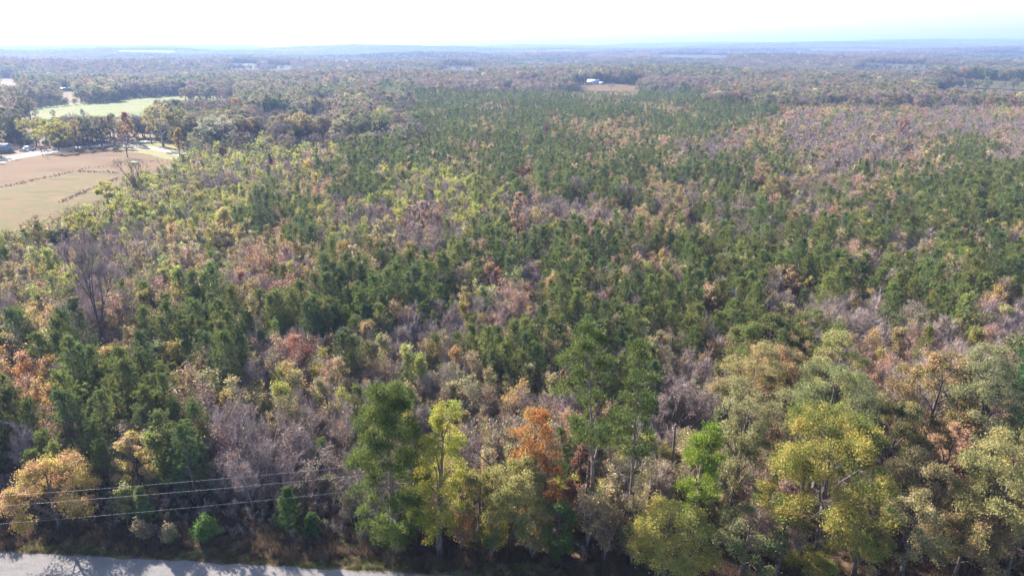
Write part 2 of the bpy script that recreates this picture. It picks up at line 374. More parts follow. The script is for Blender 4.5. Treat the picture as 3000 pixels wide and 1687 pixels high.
def gen_young(seed, H=6.5, R=1.6, n_leaf=1500, n_twig=500, leaf=.17, lod=0, stems=1, spread=.5, topy=0.0):
    """young hardwood: ascending branches, leaves strung along them, fine twigs"""
    r = np.random.default_rng(seed); tg, cg = Geo(), Geo()
    B0, B1 = [], []
    for s in range(stems):
        off = r.normal(size=2)*.0*(stems > 1); ln = r.normal(size=2)*(.08+.12*(stems > 1))*H; hh = H*(1 if s == 0 else .7+.25*r.random())
        ax = lambda t: np.stack([off[0]+ln[0]*t**1.3, off[1]+ln[1]*t**1.3, hh*t], -1)
        ts = np.linspace(0, 1, 6 if lod == 0 else 3); poly_tube(tg, ax(ts), (.009*H+.012)*(1-.85*ts)+.006, 5 if lod == 0 else 3)
        nb = int((24 if lod == 0 else 16)/stems**.5)
        for k in range(nb):
            t = .16+.8*(k+r.random())/nb; az = k*2.4+r.normal()*.5
            el = .75+.45*t+r.normal()*.15; L = R*(1.15-.75*t**2)*(.6+.7*r.random())
            p0 = ax(np.array(t)); B0.append(p0); B1.append(p0+L*np.array([math.cos(az)*math.cos(el)*1.25, math.sin(az)*math.cos(el)*1.25, math.sin(el)]))
    B0 = np.array(B0); B1 = np.array(B1)
    # second order
    q = r.integers(0, len(B0), len(B0)*(2 if lod == 0 else 1)); f = .3+.6*r.random((len(q), 1))
    C0 = B0[q]+(B1-B0)[q]*f; C1 = C0+unit((B1-B0)[q]+r.normal(size=(len(q), 3))*.5+np.array([0, 0, .2]))*R*(.3+.3*r.random((len(q), 1)))
    segs(tg, B0, B1, .018, .006, 3)
    if lod == 0: segs(tg, C0, C1, .010, .004, 3)
    A0 = np.concatenate([B0, C0]); A1 = np.concatenate([B1, C1])
    def along(n, lo):
        k = r.integers(0, len(A0), n); f = lo+(1.08-lo)*r.random((n, 1)); return k, A0[k]+(A1-A0)[k]*f
    if n_twig:
        k, P = along(n_twig, .2)
        spikes(tg, P, unit((A1-A0)[k])*.9+r.normal(size=(n_twig, 3))*.5+np.array([0, 0, .35]), R*.42, {0: .022, 1: .028, 2: .055}[lod], r)
    if n_leaf:
        k, P = along(n_leaf, .25)
        gp = r.random(len(A0))[k]
        if topy > 0:
            keep = r.random(n_leaf) < np.clip((P[:, 2]/H-.25)*1.6, .08, 1); P = P[keep]; gp = gp[keep]
        P = P+r.normal(size=P.shape)*spread*.42*np.array([1, 1, .8])
        P[:, 2] = np.maximum(P[:, 2], .1)
        leaves(cg, P, leaf, r, 0, .5, lod > 0, grp=gp)
    return tg, cg
def gen_bare(seed, H=9.0, R=3.0, fork=.25, twigs=3500, lod=0, nleaf=0, spread=.42, tw=.022, nlim=4, trf=1.0):
    """leafless tree: repeated forking, fine twig ends"""
    r = np.random.default_rng(seed); tg, cg = Geo(), Geo()
    tr = (.016*H+.02)*trf
    p = np.array([[0., 0, 0]]); top = np.array([r.normal()*.03*H, r.normal()*.03*H, fork*H])
    segs(tg, p, top[None], tr*1.2, tr, 6)
    cur = [(top, np.array([0, 0, 1.]), H*(1-fork)*.42, tr*.8)]
    tips = []
    for lev in range(5 if lod == 0 else 4):
        P0, P1, r0, r1, nxt = [], [], [], [], []
        for (q, d, L, rad) in cur:
            nc = nlim if lev == 0 else (3 if r.random() < .6 else 2)
            for c in range(nc):
                az = c*6.283/nc+r.random()*1.2
                side = unit(np.cross(d, [math.cos(az), math.sin(az), .3])); nd = unit(d+side*(spread+.3*r.random())*(1 if c or lev else .35)+np.array([0, 0, .22]))
                ll = L*(.75+.4*r.random()); e = q+nd*ll
                P0.append(q); P1.append(e); r0.append(rad); r1.append(rad*.6); nxt.append((e, nd, ll*.68, rad*.58))
        segs(tg, P0, P1, np.array(r0), np.array(r1), 5 if lev < 2 else 3)
        if lev >= 2: tips += list(zip(P0, P1))
        cur = nxt
    T0 = np.array([a for a, b in tips]); T1 = np.array([b for a, b in tips])
    k = r.integers(0, len(T0), twigs); f = r.random((twigs, 1)); P = T0[k]+(T1-T0)[k]*f
    spikes(cg, P, unit((T1-T0)[k])+r.normal(size=(twigs, 3))*.5+np.array([0, 0, .2]), R*.22, tw, r, 0)
    if nleaf:
        k = r.integers(0, len(T0), nleaf); P = T1[k]+r.normal(size=(nleaf, 3))*.25
        leaves(cg, P, .15 if lod == 0 else .3, r, 1, .4, lod > 0)
    return tg, cg

# ------------------------------------------------------------------ object helpers
def link(name, me, parent=None, loc=None, kind=None):
    o = bpy.data.objects.new(name, me); COL.objects.link(o)
    if parent is not None: o.parent = parent
    if loc is not None: o.location = loc
    if kind: o['kind'] = kind
    return o
def thing(name, label, cat, loc, rz=0.0, group=None, scale=None):
    o = bpy.data.objects.new(name, None); COL.objects.link(o); o.empty_display_size = .3
    o.location = loc; o.rotation_euler = (0, 0, rz); o['label'] = label; o['category'] = cat
    if group: o['group'] = group
    if scale: o.scale = scale if isinstance(scale, tuple) else (scale,)*3
    return o
def tinted(o, t1, t2):
    o['tint'] = [float(c) for c in t1]+[1.0]; o['tint2'] = [float(c) for c in t2]+[1.0]
def box(g, lo, hi, m=0):
    (x0, y0, z0), (x1, y1, z1) = lo, hi
    V = [(x0, y0, z0), (x1, y0, z0), (x1, y1, z0), (x0, y1, z0), (x0, y0, z1), (x1, y0, z1), (x1, y1, z1), (x0, y1, z1)]
    q = [(0, 3, 2, 1), (4, 5, 6, 7), (0, 1, 5, 4), (1, 2, 6, 5), (2, 3, 7, 6), (3, 0, 4, 7)]
    g.add(V, [t for a, b, c, d in q for t in ((a, b, c), (a, c, d))], m)
def prism(g, prof, y0, y1, m=0):
    """x-z outline swept from y0 to y1 (convex)"""
    n = len(prof); V = [(x, y0, z) for x, z in prof]+[(x, y1, z) for x, z in prof]
    F = []
    for i in range(1, n-1): F += [(0, i, i+1), (n, n+i+1, n+i)]
    for i in range(n):
        j = (i+1) % n; F += [(i, i+n, j), (j, i+n, j+n)]
    g.add(V, F, m)
def cyl(g, c, axis, r, h, n=14, m=0):
    c = np.array(c, float); a = np.array(axis, float)*h/2
    segs(g, [c-a], [c+a], r, r, n, m); segs(g, [c-a*1.0001], [c-a], .0001, r, n, m); segs(g, [c+a], [c+a*1.0001], r, .0001, n, m)
def part(name, g, mats, parent): return link(name, g.mesh(name, mats), parent)

# ------------------------------------------------------------------ ground
def build_ground():
    rings = [0.0, 12.0]
    while rings[-1] < 15500: rings.append(rings[-1]*1.021+.2)
    ang = np.concatenate([np.arange(-180, -52, 4), np.arange(-52, 52, .42), np.arange(52, 180, 4)])
    r = np.array(rings[1:])[:, None]; a = np.radians(ang)[None]
    x = r*np.sin(a); y = r*np.cos(a); z = hgt(x, y)
    V = np.concatenate([[[0, 0, 0]], np.stack([x, y, z], -1).reshape(-1, 3)])
    nr, na = x.shape; i = np.arange(nr-1)[:, None]*na+1; j = np.arange(na)[None]; k = (j+1) % na
    F = np.concatenate([np.stack([i+j, i+na+j, i+na+k], -1).reshape(-1, 3), np.stack([i+j, i+na+k, i+k], -1).reshape(-1, 3),
                        np.stack([np.zeros(na, int), 1+np.arange(na), 1+(np.arange(na)+1) % na], -1)])
    F = F[:, ::-1]
    g = Geo(); g.add(V, F); me = g.mesh('ground', [M['floor']], True)
    link('ground', me, kind='structure')
build_ground()

def sheet(name, pxpoly, mat, step, lift=.012, world=False):
    """a patch of ground cover laid on the terrain, outlined in the photograph or in metres"""
    P = [p if world else at(*p)[:2] for p in pxpoly]
    out = []
    for i in range(len(P)):
        a, b = np.array(P[i][:2]), np.array(P[(i+1) % len(P)][:2]); n = max(1, int(np.linalg.norm(b-a)/step))
        for k in range(n): out.append(a+(b-a)*k/n+(rng.normal(size=2)*step*.12 if k else 0))
    out = np.array(out); xs = np.arange(out[:, 0].min(), out[:, 0].max(), step); ys = np.arange(out[:, 1].min(), out[:, 1].max(), step)
    X, Y = np.meshgrid(xs, ys); ins = inpoly(X, Y, out); pts = np.stack([X[ins], Y[ins]], 1)
    if len(pts):
        dd = np.abs(pts[:, None]-out[None]).max(2).min(1) if len(pts)*len(out) < 4e6 else np.full(len(pts), step)
        pts = pts[dd > step*.35]
    allp = [Vector(p) for p in out]+[Vector(p) for p in pts]
    v, e, f, *_ = geometry.delaunay_2d_cdt(allp, [], [list(range(len(out)))], 1, 1e-4)
    V = np.array([(p[0], p[1], 0) for p in v]); V[:, 2] = hgt(V[:, 0], V[:, 1])+lift+np.maximum(np.hypot(V[:, 0], V[:, 1])-500, 0)*.0006
    F = []
    for t in f:
        for k in range(1, len(t)-1): F.append((t[0], t[k], t[k+1]))
    g = Geo(); g.add(V, F)
    return link(name, g.mesh(name, [mat]), kind='structure')

RA, RB = np.array(at(0, 1615)[:2]), np.array(at(1290, 1684)[:2])
rd = (RB-RA)/np.linalg.norm(RB-RA); rn = np.array([rd[1], -rd[0]])          # along the road; towards the camera
if rn[1] > 0: rn = -rn
def rp(s, t): return RA+rd*s+rn*t
def wig(t, amp, s0, s1, step, seed): return [tuple(rp(s, t+amp*math.sin(s*.9+seed)*math.sin(s*.31+seed*2)+amp*.5*math.sin(s*2.3+seed))) for s in np.arange(s0, s1, step)]
# road, its verges and the opposite shoulder
sheet('verge', wig(-9.5, .6, -160, 200, 2, 1)+wig(13, .3, -160, 200, 2, 3)[::-1], M['verge'], 3.0, .008, True)
sheet('road', wig(-.0, .16, -160, 200, .7, 2)+wig(6.8, .16, -160, 200, .7, 5)[::-1], M['asphalt'], 3.0, .022, True)

PX = dict(
 hay=[(-260, 500), (0, 474), (100, 455), (250, 434), (330, 428), (440, 436), (520, 462), (490, 490), (420, 520), (380, 530), (345, 565), (270, 610), (150, 650), (0, 715), (-260, 800)],
 road2=[(-300, 500), (0, 463), (60, 453), (110, 441), (160, 436), (250, 426), (330, 419), (400, 414), (452, 409), (455, 414), (400, 420), (330, 427), (250, 435), (160, 447), (110, 455), (60, 464), (0, 480), (-300, 522)],
 drive=[(330, 424), (380, 423), (440, 431), (490, 438), (535, 450), (530, 458), (480, 446), (430, 438), (370, 430)],
 lawn=[(330, 420), (452, 411), (480, 415), (545, 440), (545, 470), (490, 468), (420, 450), (340, 440)],
 yard=[(-200, 470), (0, 455), (60, 450), (110, 441), (160, 436), (140, 418), (60, 415), (-200, 425)],
 pasture=[(30, 345), (47, 322), (110, 312), (175, 306), (349, 300), (400, 297), (495, 294), (560, 292), (520, 325), (470, 345), (300, 350), (100, 352)],
 strip=[(349, 291), (460, 284), (560, 279), (696, 277), (696, 288), (560, 293), (480, 297), (349, 300)],
 brownf=[(330, 360), (335, 343), (436, 341), (480, 350), (470, 375), (390, 380)],
 tan1=[(170, 300), (172, 268), (218, 266), (222, 285), (205, 300)],
 tan2=[(-60, 255), (-60, 232), (55, 230), (58, 246), (40, 256)],
 dirtf=[(915, 340), (918, 314), (980, 312), (992, 330), (985, 342)],
)
sheet('hay_field', PX['hay'], M['hay'], 5, .010)
sheet('hay_field', [(-260, 575), (0, 552), (100, 531), (225, 506), (300, 508), (352, 510), (345, 565), (270, 610), (150, 650), (0, 715), (-260, 800)], M['hay2'], 5, .014)
sheet('lawn', PX['lawn'], M['lawn'], 4, .016)
sheet('farmyard', PX['yard'], M['dirt'], 4, .013)
sheet('gravel_road', PX['road2'], M['gravel'], 2.5, .022)
sheet('driveway', PX['drive'], M['gravel'], 2.5, .026)
sheet('pasture', PX['pasture'], M['pasture'], 15, .05)
sheet('pasture', PX['strip'], M['pasture'], 15, .05)
sheet('ploughed_field', PX['brownf'], M['brown'], 10, .05)
sheet('stubble_field', PX['tan1'], M['tan'], 15, .05)
sheet('stubble_field', PX['tan2'], M['tan'], 15, .05)
sheet('ploughed_field', PX['dirtf'], M['brown'], 12, .05)
# pale clearings far off, on their slopes
CLEAR = []
for nm, fx, fy, D, fw, fd, mt in SPOTS:
    sx, sy, sz = _spot(fx, fy, D); d = np.array([sx, sy])/D; s = np.array([d[1], -d[0]]); c = np.array([sx, sy])
    P = [c+s*fw*.45-d*fd*.5, c+s*fw*.55+d*fd*.35, c-s*fw*.35+d*fd*.5, c-s*fw*.5-d*fd*.35]
    CLEAR.append([tuple(p) for p in P]); sheet(nm, CLEAR[-1], M[mt], 30, .4, True)
for k in PX: CLEAR.append([at(*p)[:2] for p in PX[k]])
# ditches through the hay field: low dark brush and wet earth
for pts, wd in ([(0, 548), (50, 541), (100, 528), (160, 516), (225, 503), (300, 505),  (350, 507)], 1.7), ([(180, 592), (215, 578), (250, 560), (310, 540), (345, 522)], 1.7):
    w_ = [np.array(at(*p)[:2]) for p in pts]
    sheet('ditch', [tuple(p+np.array([0, wd/2*(1+.4*math.sin(i*2))])) for i, p in enumerate(w_)]+[tuple(p-np.array([0, wd/2])) for p in w_[::-1]], M['ditch'], 1.5, .019, True)

# ------------------------------------------------------------------ haze: the air itself
def build_haze():
    zz = hgt(*np.meshgrid(np.arange(-15000, 15001, 100), np.arange(-15000, 15001, 100)))
    g = Geo(); box(g, (-17000, -17000, float(zz.min())-1.0), (17000, 17000, float(max(zz.max()+24, 60))))
    m = bpy.data.materials.new('haze'); m.use_nodes = True; N = m.node_tree.nodes; N.clear()
    v = N.new('ShaderNodeVolumePrincipled'); v.inputs['Density'].default_value = 1/5700; v.inputs['Color'].default_value = (.26, .38, .70, 1)
    v.inputs['Anisotropy'].default_value = .2
    o = N.new('ShaderNodeOutputMaterial'); m.node_tree.links.new(v.outputs[0], o.inputs['Volume'])
    h = link('haze', g.mesh('haze', [m]), kind='stuff'); print('HAZE TOP', zz.min(), zz.max())
build_haze()

# ------------------------------------------------------------------ foliage colours
def c3(r, g, b): return np.array([r, g, b])
T = dict(pine=c3(.130, .165, .052), pine2=c3(.22, .24, .068), bluepine=c3(.105, .155, .07), lime=c3(.17, .22, .03),
 yg=c3(.27, .29, .06), yg2=c3(.36, .34, .08), green=c3(.10, .14, .04), olive=c3(.15, .15, .05), gold=c3(.36, .26, .07), yellow=c3(.48, .38, .05),
 tan=c3(.37, .26, .14), pale=c3(.44, .37, .21), brown=c3(.22, .13, .075), russet=c3(.31, .15, .08), red=c3(.28, .10, .075),
 pink=c3(.42, .23, .18), orange=c3(.42, .20, .05), grgreen=c3(.19, .21, .10), dark=c3(.06, .08, .03), grey=c3(.24, .20, .18),
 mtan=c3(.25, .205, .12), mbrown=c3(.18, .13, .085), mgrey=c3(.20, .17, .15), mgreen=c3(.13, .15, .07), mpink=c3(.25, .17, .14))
WORD = dict(mtan='tan', mbrown='brown', mgrey='grey-brown', mgreen='dull green', mpink='dull pinkish', pine='dark green', pine2='green', bluepine='blue-green', lime='lime green', yg='yellow-green', yg2='bright yellow-green', green='mid green',
 olive='olive', gold='gold', yellow='yellow', tan='tan', pale='straw', brown='brown', russet='russet', red='red', pink='pinkish', orange='orange',
 grgreen='grey-green', dark='very dark green', grey='grey')
# kinds of stand: (weight, prototype, colour, second colour)
MIX = {
 'P': [(46, 'pine', 'pine', 'pine2'), (18, 'pine', 'bluepine', 'pine'), (20, 'pine', 'pine2', 'pine'), (8, 'sparse', 'tan', 'pale'), (5, 'twiggy', 'grey', 'pink'), (7, 'leafy', 'yg', 'olive'), (3, 'sparse', 'pink', 'tan'), (3, 'leafy', 'gold', 'tan'), (5, 'leafy', 'pale', 'olive')],
 'M': [(17, 'pine', 'pine', 'pine2'), (7, 'pine', 'pine2', 'olive'), (16, 'sparse', 'tan', 'olive'), (8, 'leafy', 'olive', 'tan'), (12, 'twiggy', 'grey', 'pink'), (7, 'sparse', 'pink', 'tan'), (6, 'leafy', 'yg', 'gold'), (4, 'leafy', 'pale', 'grgreen'), (3, 'sparse', 'russet', 'pink')],
 'Y': [(42, 'leafy', 'yg', 'yg2'), (16, 'sparse', 'yg2', 'olive'), (14, 'sparse', 'olive', 'yg'), (16, 'twiggy', 'grey', 'yg'), (8, 'sparse', 'tan', 'pale'), (5, 'leafy', 'grgreen', 'olive'), (4, 'sparse', 'pink', 'grey'), (2, 'pine', 'pine', 'pine2')],
 'B': [(18, 'sparse', 'tan', 'olive'), (16, 'leafy', 'olive', 'tan'), (10, 'twiggy', 'grey', 'tan'), (13, 'leafy', 'pale', 'olive'), (8, 'sparse', 'pink', 'tan'), (9, 'leafy', 'gold', 'tan'), (9, 'leafy', 'yg', 'pale'), (4, 'sparse', 'yg2', 'yg'), (4, 'leafy', 'grgreen', 'pale'), (5, 'pine', 'pine', 'pine2'), (5, 'sparse', 'brown', 'tan')],
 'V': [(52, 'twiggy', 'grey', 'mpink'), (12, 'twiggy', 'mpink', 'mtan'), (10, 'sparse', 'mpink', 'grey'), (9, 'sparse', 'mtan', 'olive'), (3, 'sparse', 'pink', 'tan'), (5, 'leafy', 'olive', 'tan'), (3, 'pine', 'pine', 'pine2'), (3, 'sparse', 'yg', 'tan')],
 'R': [(24, 'sparse', 'pink', 'tan'), (14, 'twiggy', 'pink', 'grey'), (8, 'sparse', 'yg2', 'gold'), (8, 'leafy', 'tan', 'gold'), (6, 'leafy', 'russet', 'tan'), (14, 'sparse', 'tan', 'pink'), (8, 'leafy', 'olive', 'tan'), (2, 'leafy', 'red', 'russet'), (8, 'leafy', 'yg', 'gold'), (3, 'pine', 'pine', 'pine2')],
 'O': [(20, 'leafy', 'orange', 'tan'), (14, 'leafy', 'gold', 'tan'), (14, 'sparse', 'tan', 'pink'), (12, 'sparse', 'russet', 'pink'), (3, 'leafy', 'red', 'orange'), (12, 'twiggy', 'pink', 'grey'), (10, 'leafy', 'yg', 'gold'), (8, 'pine', 'pine', 'pine2')],
 'U': [(22, 'sparse', 'tan', 'olive'), (18, 'twiggy', 'grey', 'pink'), (34, 'leafy', 'olive', 'pale'), (14, 'leafy', 'green', 'olive'), (15, 'sparse', 'pink', 'tan')],
}
BIG = {
 'G': [(22, 'oak', 'green', 'olive'), (30, 'oak', 'olive', 'gold'), (12, 'oak', 'grgreen', 'olive'), (14, 'oak', 'tan', 'olive'), (8, 'oak', 'green', 'olive'), (6, 'oak', 'gold', 'olive'), (5, 'bigbare', 'grey', 'tan')],
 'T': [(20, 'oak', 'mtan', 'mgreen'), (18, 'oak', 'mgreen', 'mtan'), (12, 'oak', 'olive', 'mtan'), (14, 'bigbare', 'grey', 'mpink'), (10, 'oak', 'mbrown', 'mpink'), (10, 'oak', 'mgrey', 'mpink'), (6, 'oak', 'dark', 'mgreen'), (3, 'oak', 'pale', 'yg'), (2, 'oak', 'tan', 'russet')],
}
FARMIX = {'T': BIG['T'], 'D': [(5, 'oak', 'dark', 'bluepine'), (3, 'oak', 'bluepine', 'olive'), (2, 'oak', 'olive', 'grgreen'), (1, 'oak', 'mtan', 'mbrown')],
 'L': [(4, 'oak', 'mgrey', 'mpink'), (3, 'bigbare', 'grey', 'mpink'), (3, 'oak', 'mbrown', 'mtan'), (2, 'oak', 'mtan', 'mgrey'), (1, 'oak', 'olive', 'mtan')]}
ROWS = {250: 'TTTTTTTTTTTTPPPPPPPPPTTTTTTTTT', 300: 'TTTTTTTTTTTPPPPPPPPMPPMRRVRVVR', 350: 'TTTTTTTTTTTTPPMPMMMPMMMVVVVVVV',
 400: 'YYYYYYYYYBPPPPPPPMMMVVMVVVVMPV', 500: 'YYYYYYYYYMPYYYPPPPPMPPBVVPPPPP', 600: 'BBYYYYYPPYYYVYYVVVMMMVPPPPPPPP', 700: 'BBVVBBMBMRBBRPPPPPMMPPPPPRVPRP',
 800: 'BYVVYBBRRPPPPMMPPMPPPPVPPPPPPP', 900: 'BRVMMPPBPPPPPRRMPPPPPPPPVRVPVV', 1000: 'BMPMPPPMRRMBBBPPBMMBVVGGVRRVRV', 1100: 'OOPPPMMRYBBMBBBBBMPVVGGGGRVVGG',
 1200: 'POPPPPRRVVVMGBBBRPPVGGGGGRRGGG', 1300: 'PPPPPPVVVVVMBBBBBBBBGGGGGGGGGG', 1400: 'PPPPVVVVVVVBBBBBBBBGGGGGGGGGGG', 1500: 'BBBBVVVVVVVBBBBBBBGGGGGGGGGGGG'}
RK = sorted(ROWS)
def stand_kind(px, py):
    px = px+rng.normal(size=len(px))*20; py = py+rng.normal(size=len(py))*np.where(py > 400, 16, 7)
    ri = np.clip(np.searchsorted(RK, py, 'right')-1, 0, len(RK)-1); ci = np.clip((px//100).astype(int), 0, 29)
    k = np.array([ROWS[RK[a]][b] for a, b in zip(ri, ci)])
    k[py < 262] = 'T'
    return k
def patchy(k, X, Y):
    """trees of a sort grow together: small groves follow a slow field in metres"""
    a = np.sin(X/7.1+1.7*np.sin(Y/9.1+2))+np.cos(Y/8.3-1.9*np.sin(X/11))+.5*np.sin(X/2.3+Y/2.9); b = np.sin(X/6.3-Y/9.1+4)+np.cos(Y/7.9+X/11+1.2*np.sin(X/5))
    g = 1+np.hypot(X, Y)/450; a2 = np.sin(X/(8*g)+1.7*np.sin(Y/(11*g)+2))+np.cos(Y/(9*g)-1.9*np.sin(X/(12*g))); a = .5*a+.5*a2+rng.normal(size=len(X))*.25
    k = k.copy(); m = k == 'M'; k[m & (a > .1)] = 'P'; k[m & (a <= .1) & (b > 0)] = 'B'; k[m & (a <= .1) & (b <= 0)] = 'R'
    p = (k == 'P') & ~m; k[p & (a < -.75) & (b > .2)] = 'B'; k[p & (a < -.75) & (b <= .2)] = 'R'
    q = np.isin(k, list('BR')) & ~m; k[q & (a > 1.2)] = 'P'; k[q & (a < -.3) & (b > .8)] = 'V'; k[q & (b < -1.3)] = 'Y'
    y = k == 'Y'; k[y & (a < -1.05)] = 'V'; v = k == 'V'; k[v & (a > 1.2)] = 'B'; k[v & (b < -1.5)] = 'R'
    return k

# ------------------------------------------------------------------ prototypes
PROTO = {}
def proto(key, fn, n, lods, mt, mc):
    for lod in lods:
        for i in range(n if lod == 0 else max(2, n-1)): PROTO.setdefault((key, lod), []).append((fn(1000*(hash_(key))+i*7+1, lod), mt, mc))
def hash_(s): return sum(ord(c)*(i+3) for i, c in enumerate(s)) % 97
proto('pine', lambda s, l: gen_pine(s, 7.2+(s % 4)*.9, 2.45+(s % 5)*.22, lod=l), 7, (0, 1, 2), [PBARK], [NEEDLE])
proto('leafy', lambda s, l: gen_young(s, 6.4, 1.55, {0: 2600, 1: 1900, 2: 700}[l], {0: 300, 1: 260, 2: 100}[l], {0: .17, 1: .19, 2: .31}[l], l, 1+s % 3), 4, (0, 1, 2), [TWIG], [LEAF])
proto('sparse', lambda s, l: gen_young(s, 6.2, 1.6, {0: 1000, 1: 760, 2: 320}[l], {0: 900, 1: 800, 2: 300}[l], {0: .16, 1: .19, 2: .29}[l], l, 1+s % 3, .6), 4, (0, 1, 2), [TWIG], [LEAF])
proto('twiggy', lambda s, l: gen_young(s, 6.0, 1.7, {0: 220, 1: 180, 2: 90}[l], {0: 1900, 1: 1500, 2: 560}[l], {0: .15, 1: .18, 2: .28}[l], l, 1+s % 4, .5), 4, (0, 1, 2), [TWIG], [LEAF])
proto('oak', lambda s, l: clumped(s, 15.0, 4.6, .22, {0: 110, 1: 90, 2: 60}[l], {0: 230, 1: 80, 2: 36}[l], {0: .17, 1: .30, 2: .52}[l], {0: .85, 1: 1.0, 2: 1.4}[l], l, shape=('round', 'vase', 'round', 'column')[s % 4], gap=.12, twig={0: 500, 1: 150, 2: 50}[l]), 5, (0, 1, 2), [BARK], [LEAF])
proto('bigbare', lambda s, l: gen_bare(s, 13.0, 4.2, .2, {0: 5200, 1: 2200, 2: 2200}[l], l, {0: 500, 1: 200, 2: 150}[l], tw={0: .028, 1: .07, 2: .12}[l]), 2, (0, 1), [BARK], [TWIG, LEAF])
def far_patch(seed):
    """sixty metres of distant canopy: rounded crowns of coarse clumps"""
    r = np.random.default_rng(seed); g = Geo()
    n = 46; C = (r.random((n, 2))-.5)*62; H = 9+6*r.random(n); R = 3+2*r.random(n)
    gp = r.random((n, 3))
    for i in range(n):
        k = 60; d = unit(r.normal(size=(k, 3))+np.array([0, 0, .5])); P = np.array([C[i, 0], C[i, 1], H[i]-R[i]*.9])+d*np.array([R[i], R[i], R[i]*.95])*(.75+.3*r.random((k, 1)))
        A = np.clip(gp[i]+r.normal(size=(k, 3))*.12, 0, 1); leaves(g, P, 2.0, r, 0, .9, True, A)
        segs(g, [[C[i, 0], C[i, 1], 0]], [[C[i, 0], C[i, 1], H[i]-R[i]]], .3, .2, 3, 1)
    return g
LEAFCOARSE = leaf_material('far_leaf', .4, .6, .1, .05, .06)
def joined(pr):
    (tg, cg), mt, mc = pr; g = Geo()
    V, F, Mi, A = tg.arrays(); g.add(V, F, 0, A); g.M[-1] = Mi.copy()
    V, F, Mi, A = cg.arrays(); g.add(V, F, 0, A); g.M[-1] = Mi+len(mt)
    return g.mesh('tree', mt+mc)

# ------------------------------------------------------------------ views that stay open to things behind
PROTECT = []     # (pixel polygon, distance): nothing nearer may stand in front
def rect(x0, y0, x1, y1): return [(x0, y0), (x1, y0), (x1, y1), (x0, y1)]
for k, p in [('hay', [(0, 474), (330, 432), (520, 462), (470, 490), (380, 500), (330, 560), (250, 600), (130, 625), (0, 690)]), ('pasture', [(60, 340), (60, 322), (175, 309), (349, 303), (430, 300), (430, 340), (262, 338)]),
             ('strip', [(352, 286), (460, 282), (560, 278), (690, 276), (692, 287), (560, 290), (480, 293)]), ('tan1', rect(180, 270, 212, 294)), ('tan2', rect(-20, 233, 50, 248)), ('dirtf', rect(922, 316, 978, 333)),
             ('road2', rect(0, 420, 160, 470)), ('lawn', [(340, 424), (450, 414), (530, 445), (530, 462), (430, 440)])]:
    PROTECT.append((p, max(math.hypot(*at(*q)[:2]) for q in PX[k])-2))
for (nm, fx, fy, D, fw, fd, mt), poly in zip(SPOTS, CLEAR):
    a = np.array(poly); q = project(np.column_stack([a, hgt(a[:, 0], a[:, 1])])); PROTECT.append((list(zip(q[0], q[1])), D-fd*.5))
for x0, y0, x1, y1 in [(1722, 238, 1764, 250), (186, 257, 219, 267), (493, 178, 526, 182), (558, 188, 573, 193), (1115, 201, 1136, 206), (1150, 203, 1157, 207), (1460, 170, 1496, 174), (2676, 181, 2691, 187), (1917, 261, 1924, 272), (0, 416, 27, 447), (56, 424, 106, 445), (118, 400, 128, 452), (540, 428, 556, 442), (403, 377, 419, 386), (386, 474, 406, 484), (1709, 230, 1714, 250), (12, 158, 40, 163)]:
    q = at((x0+x1)/2, y1); PROTECT.append((rect(x0, y0, x1, y1), math.hypot(q[0], q[1])-3))

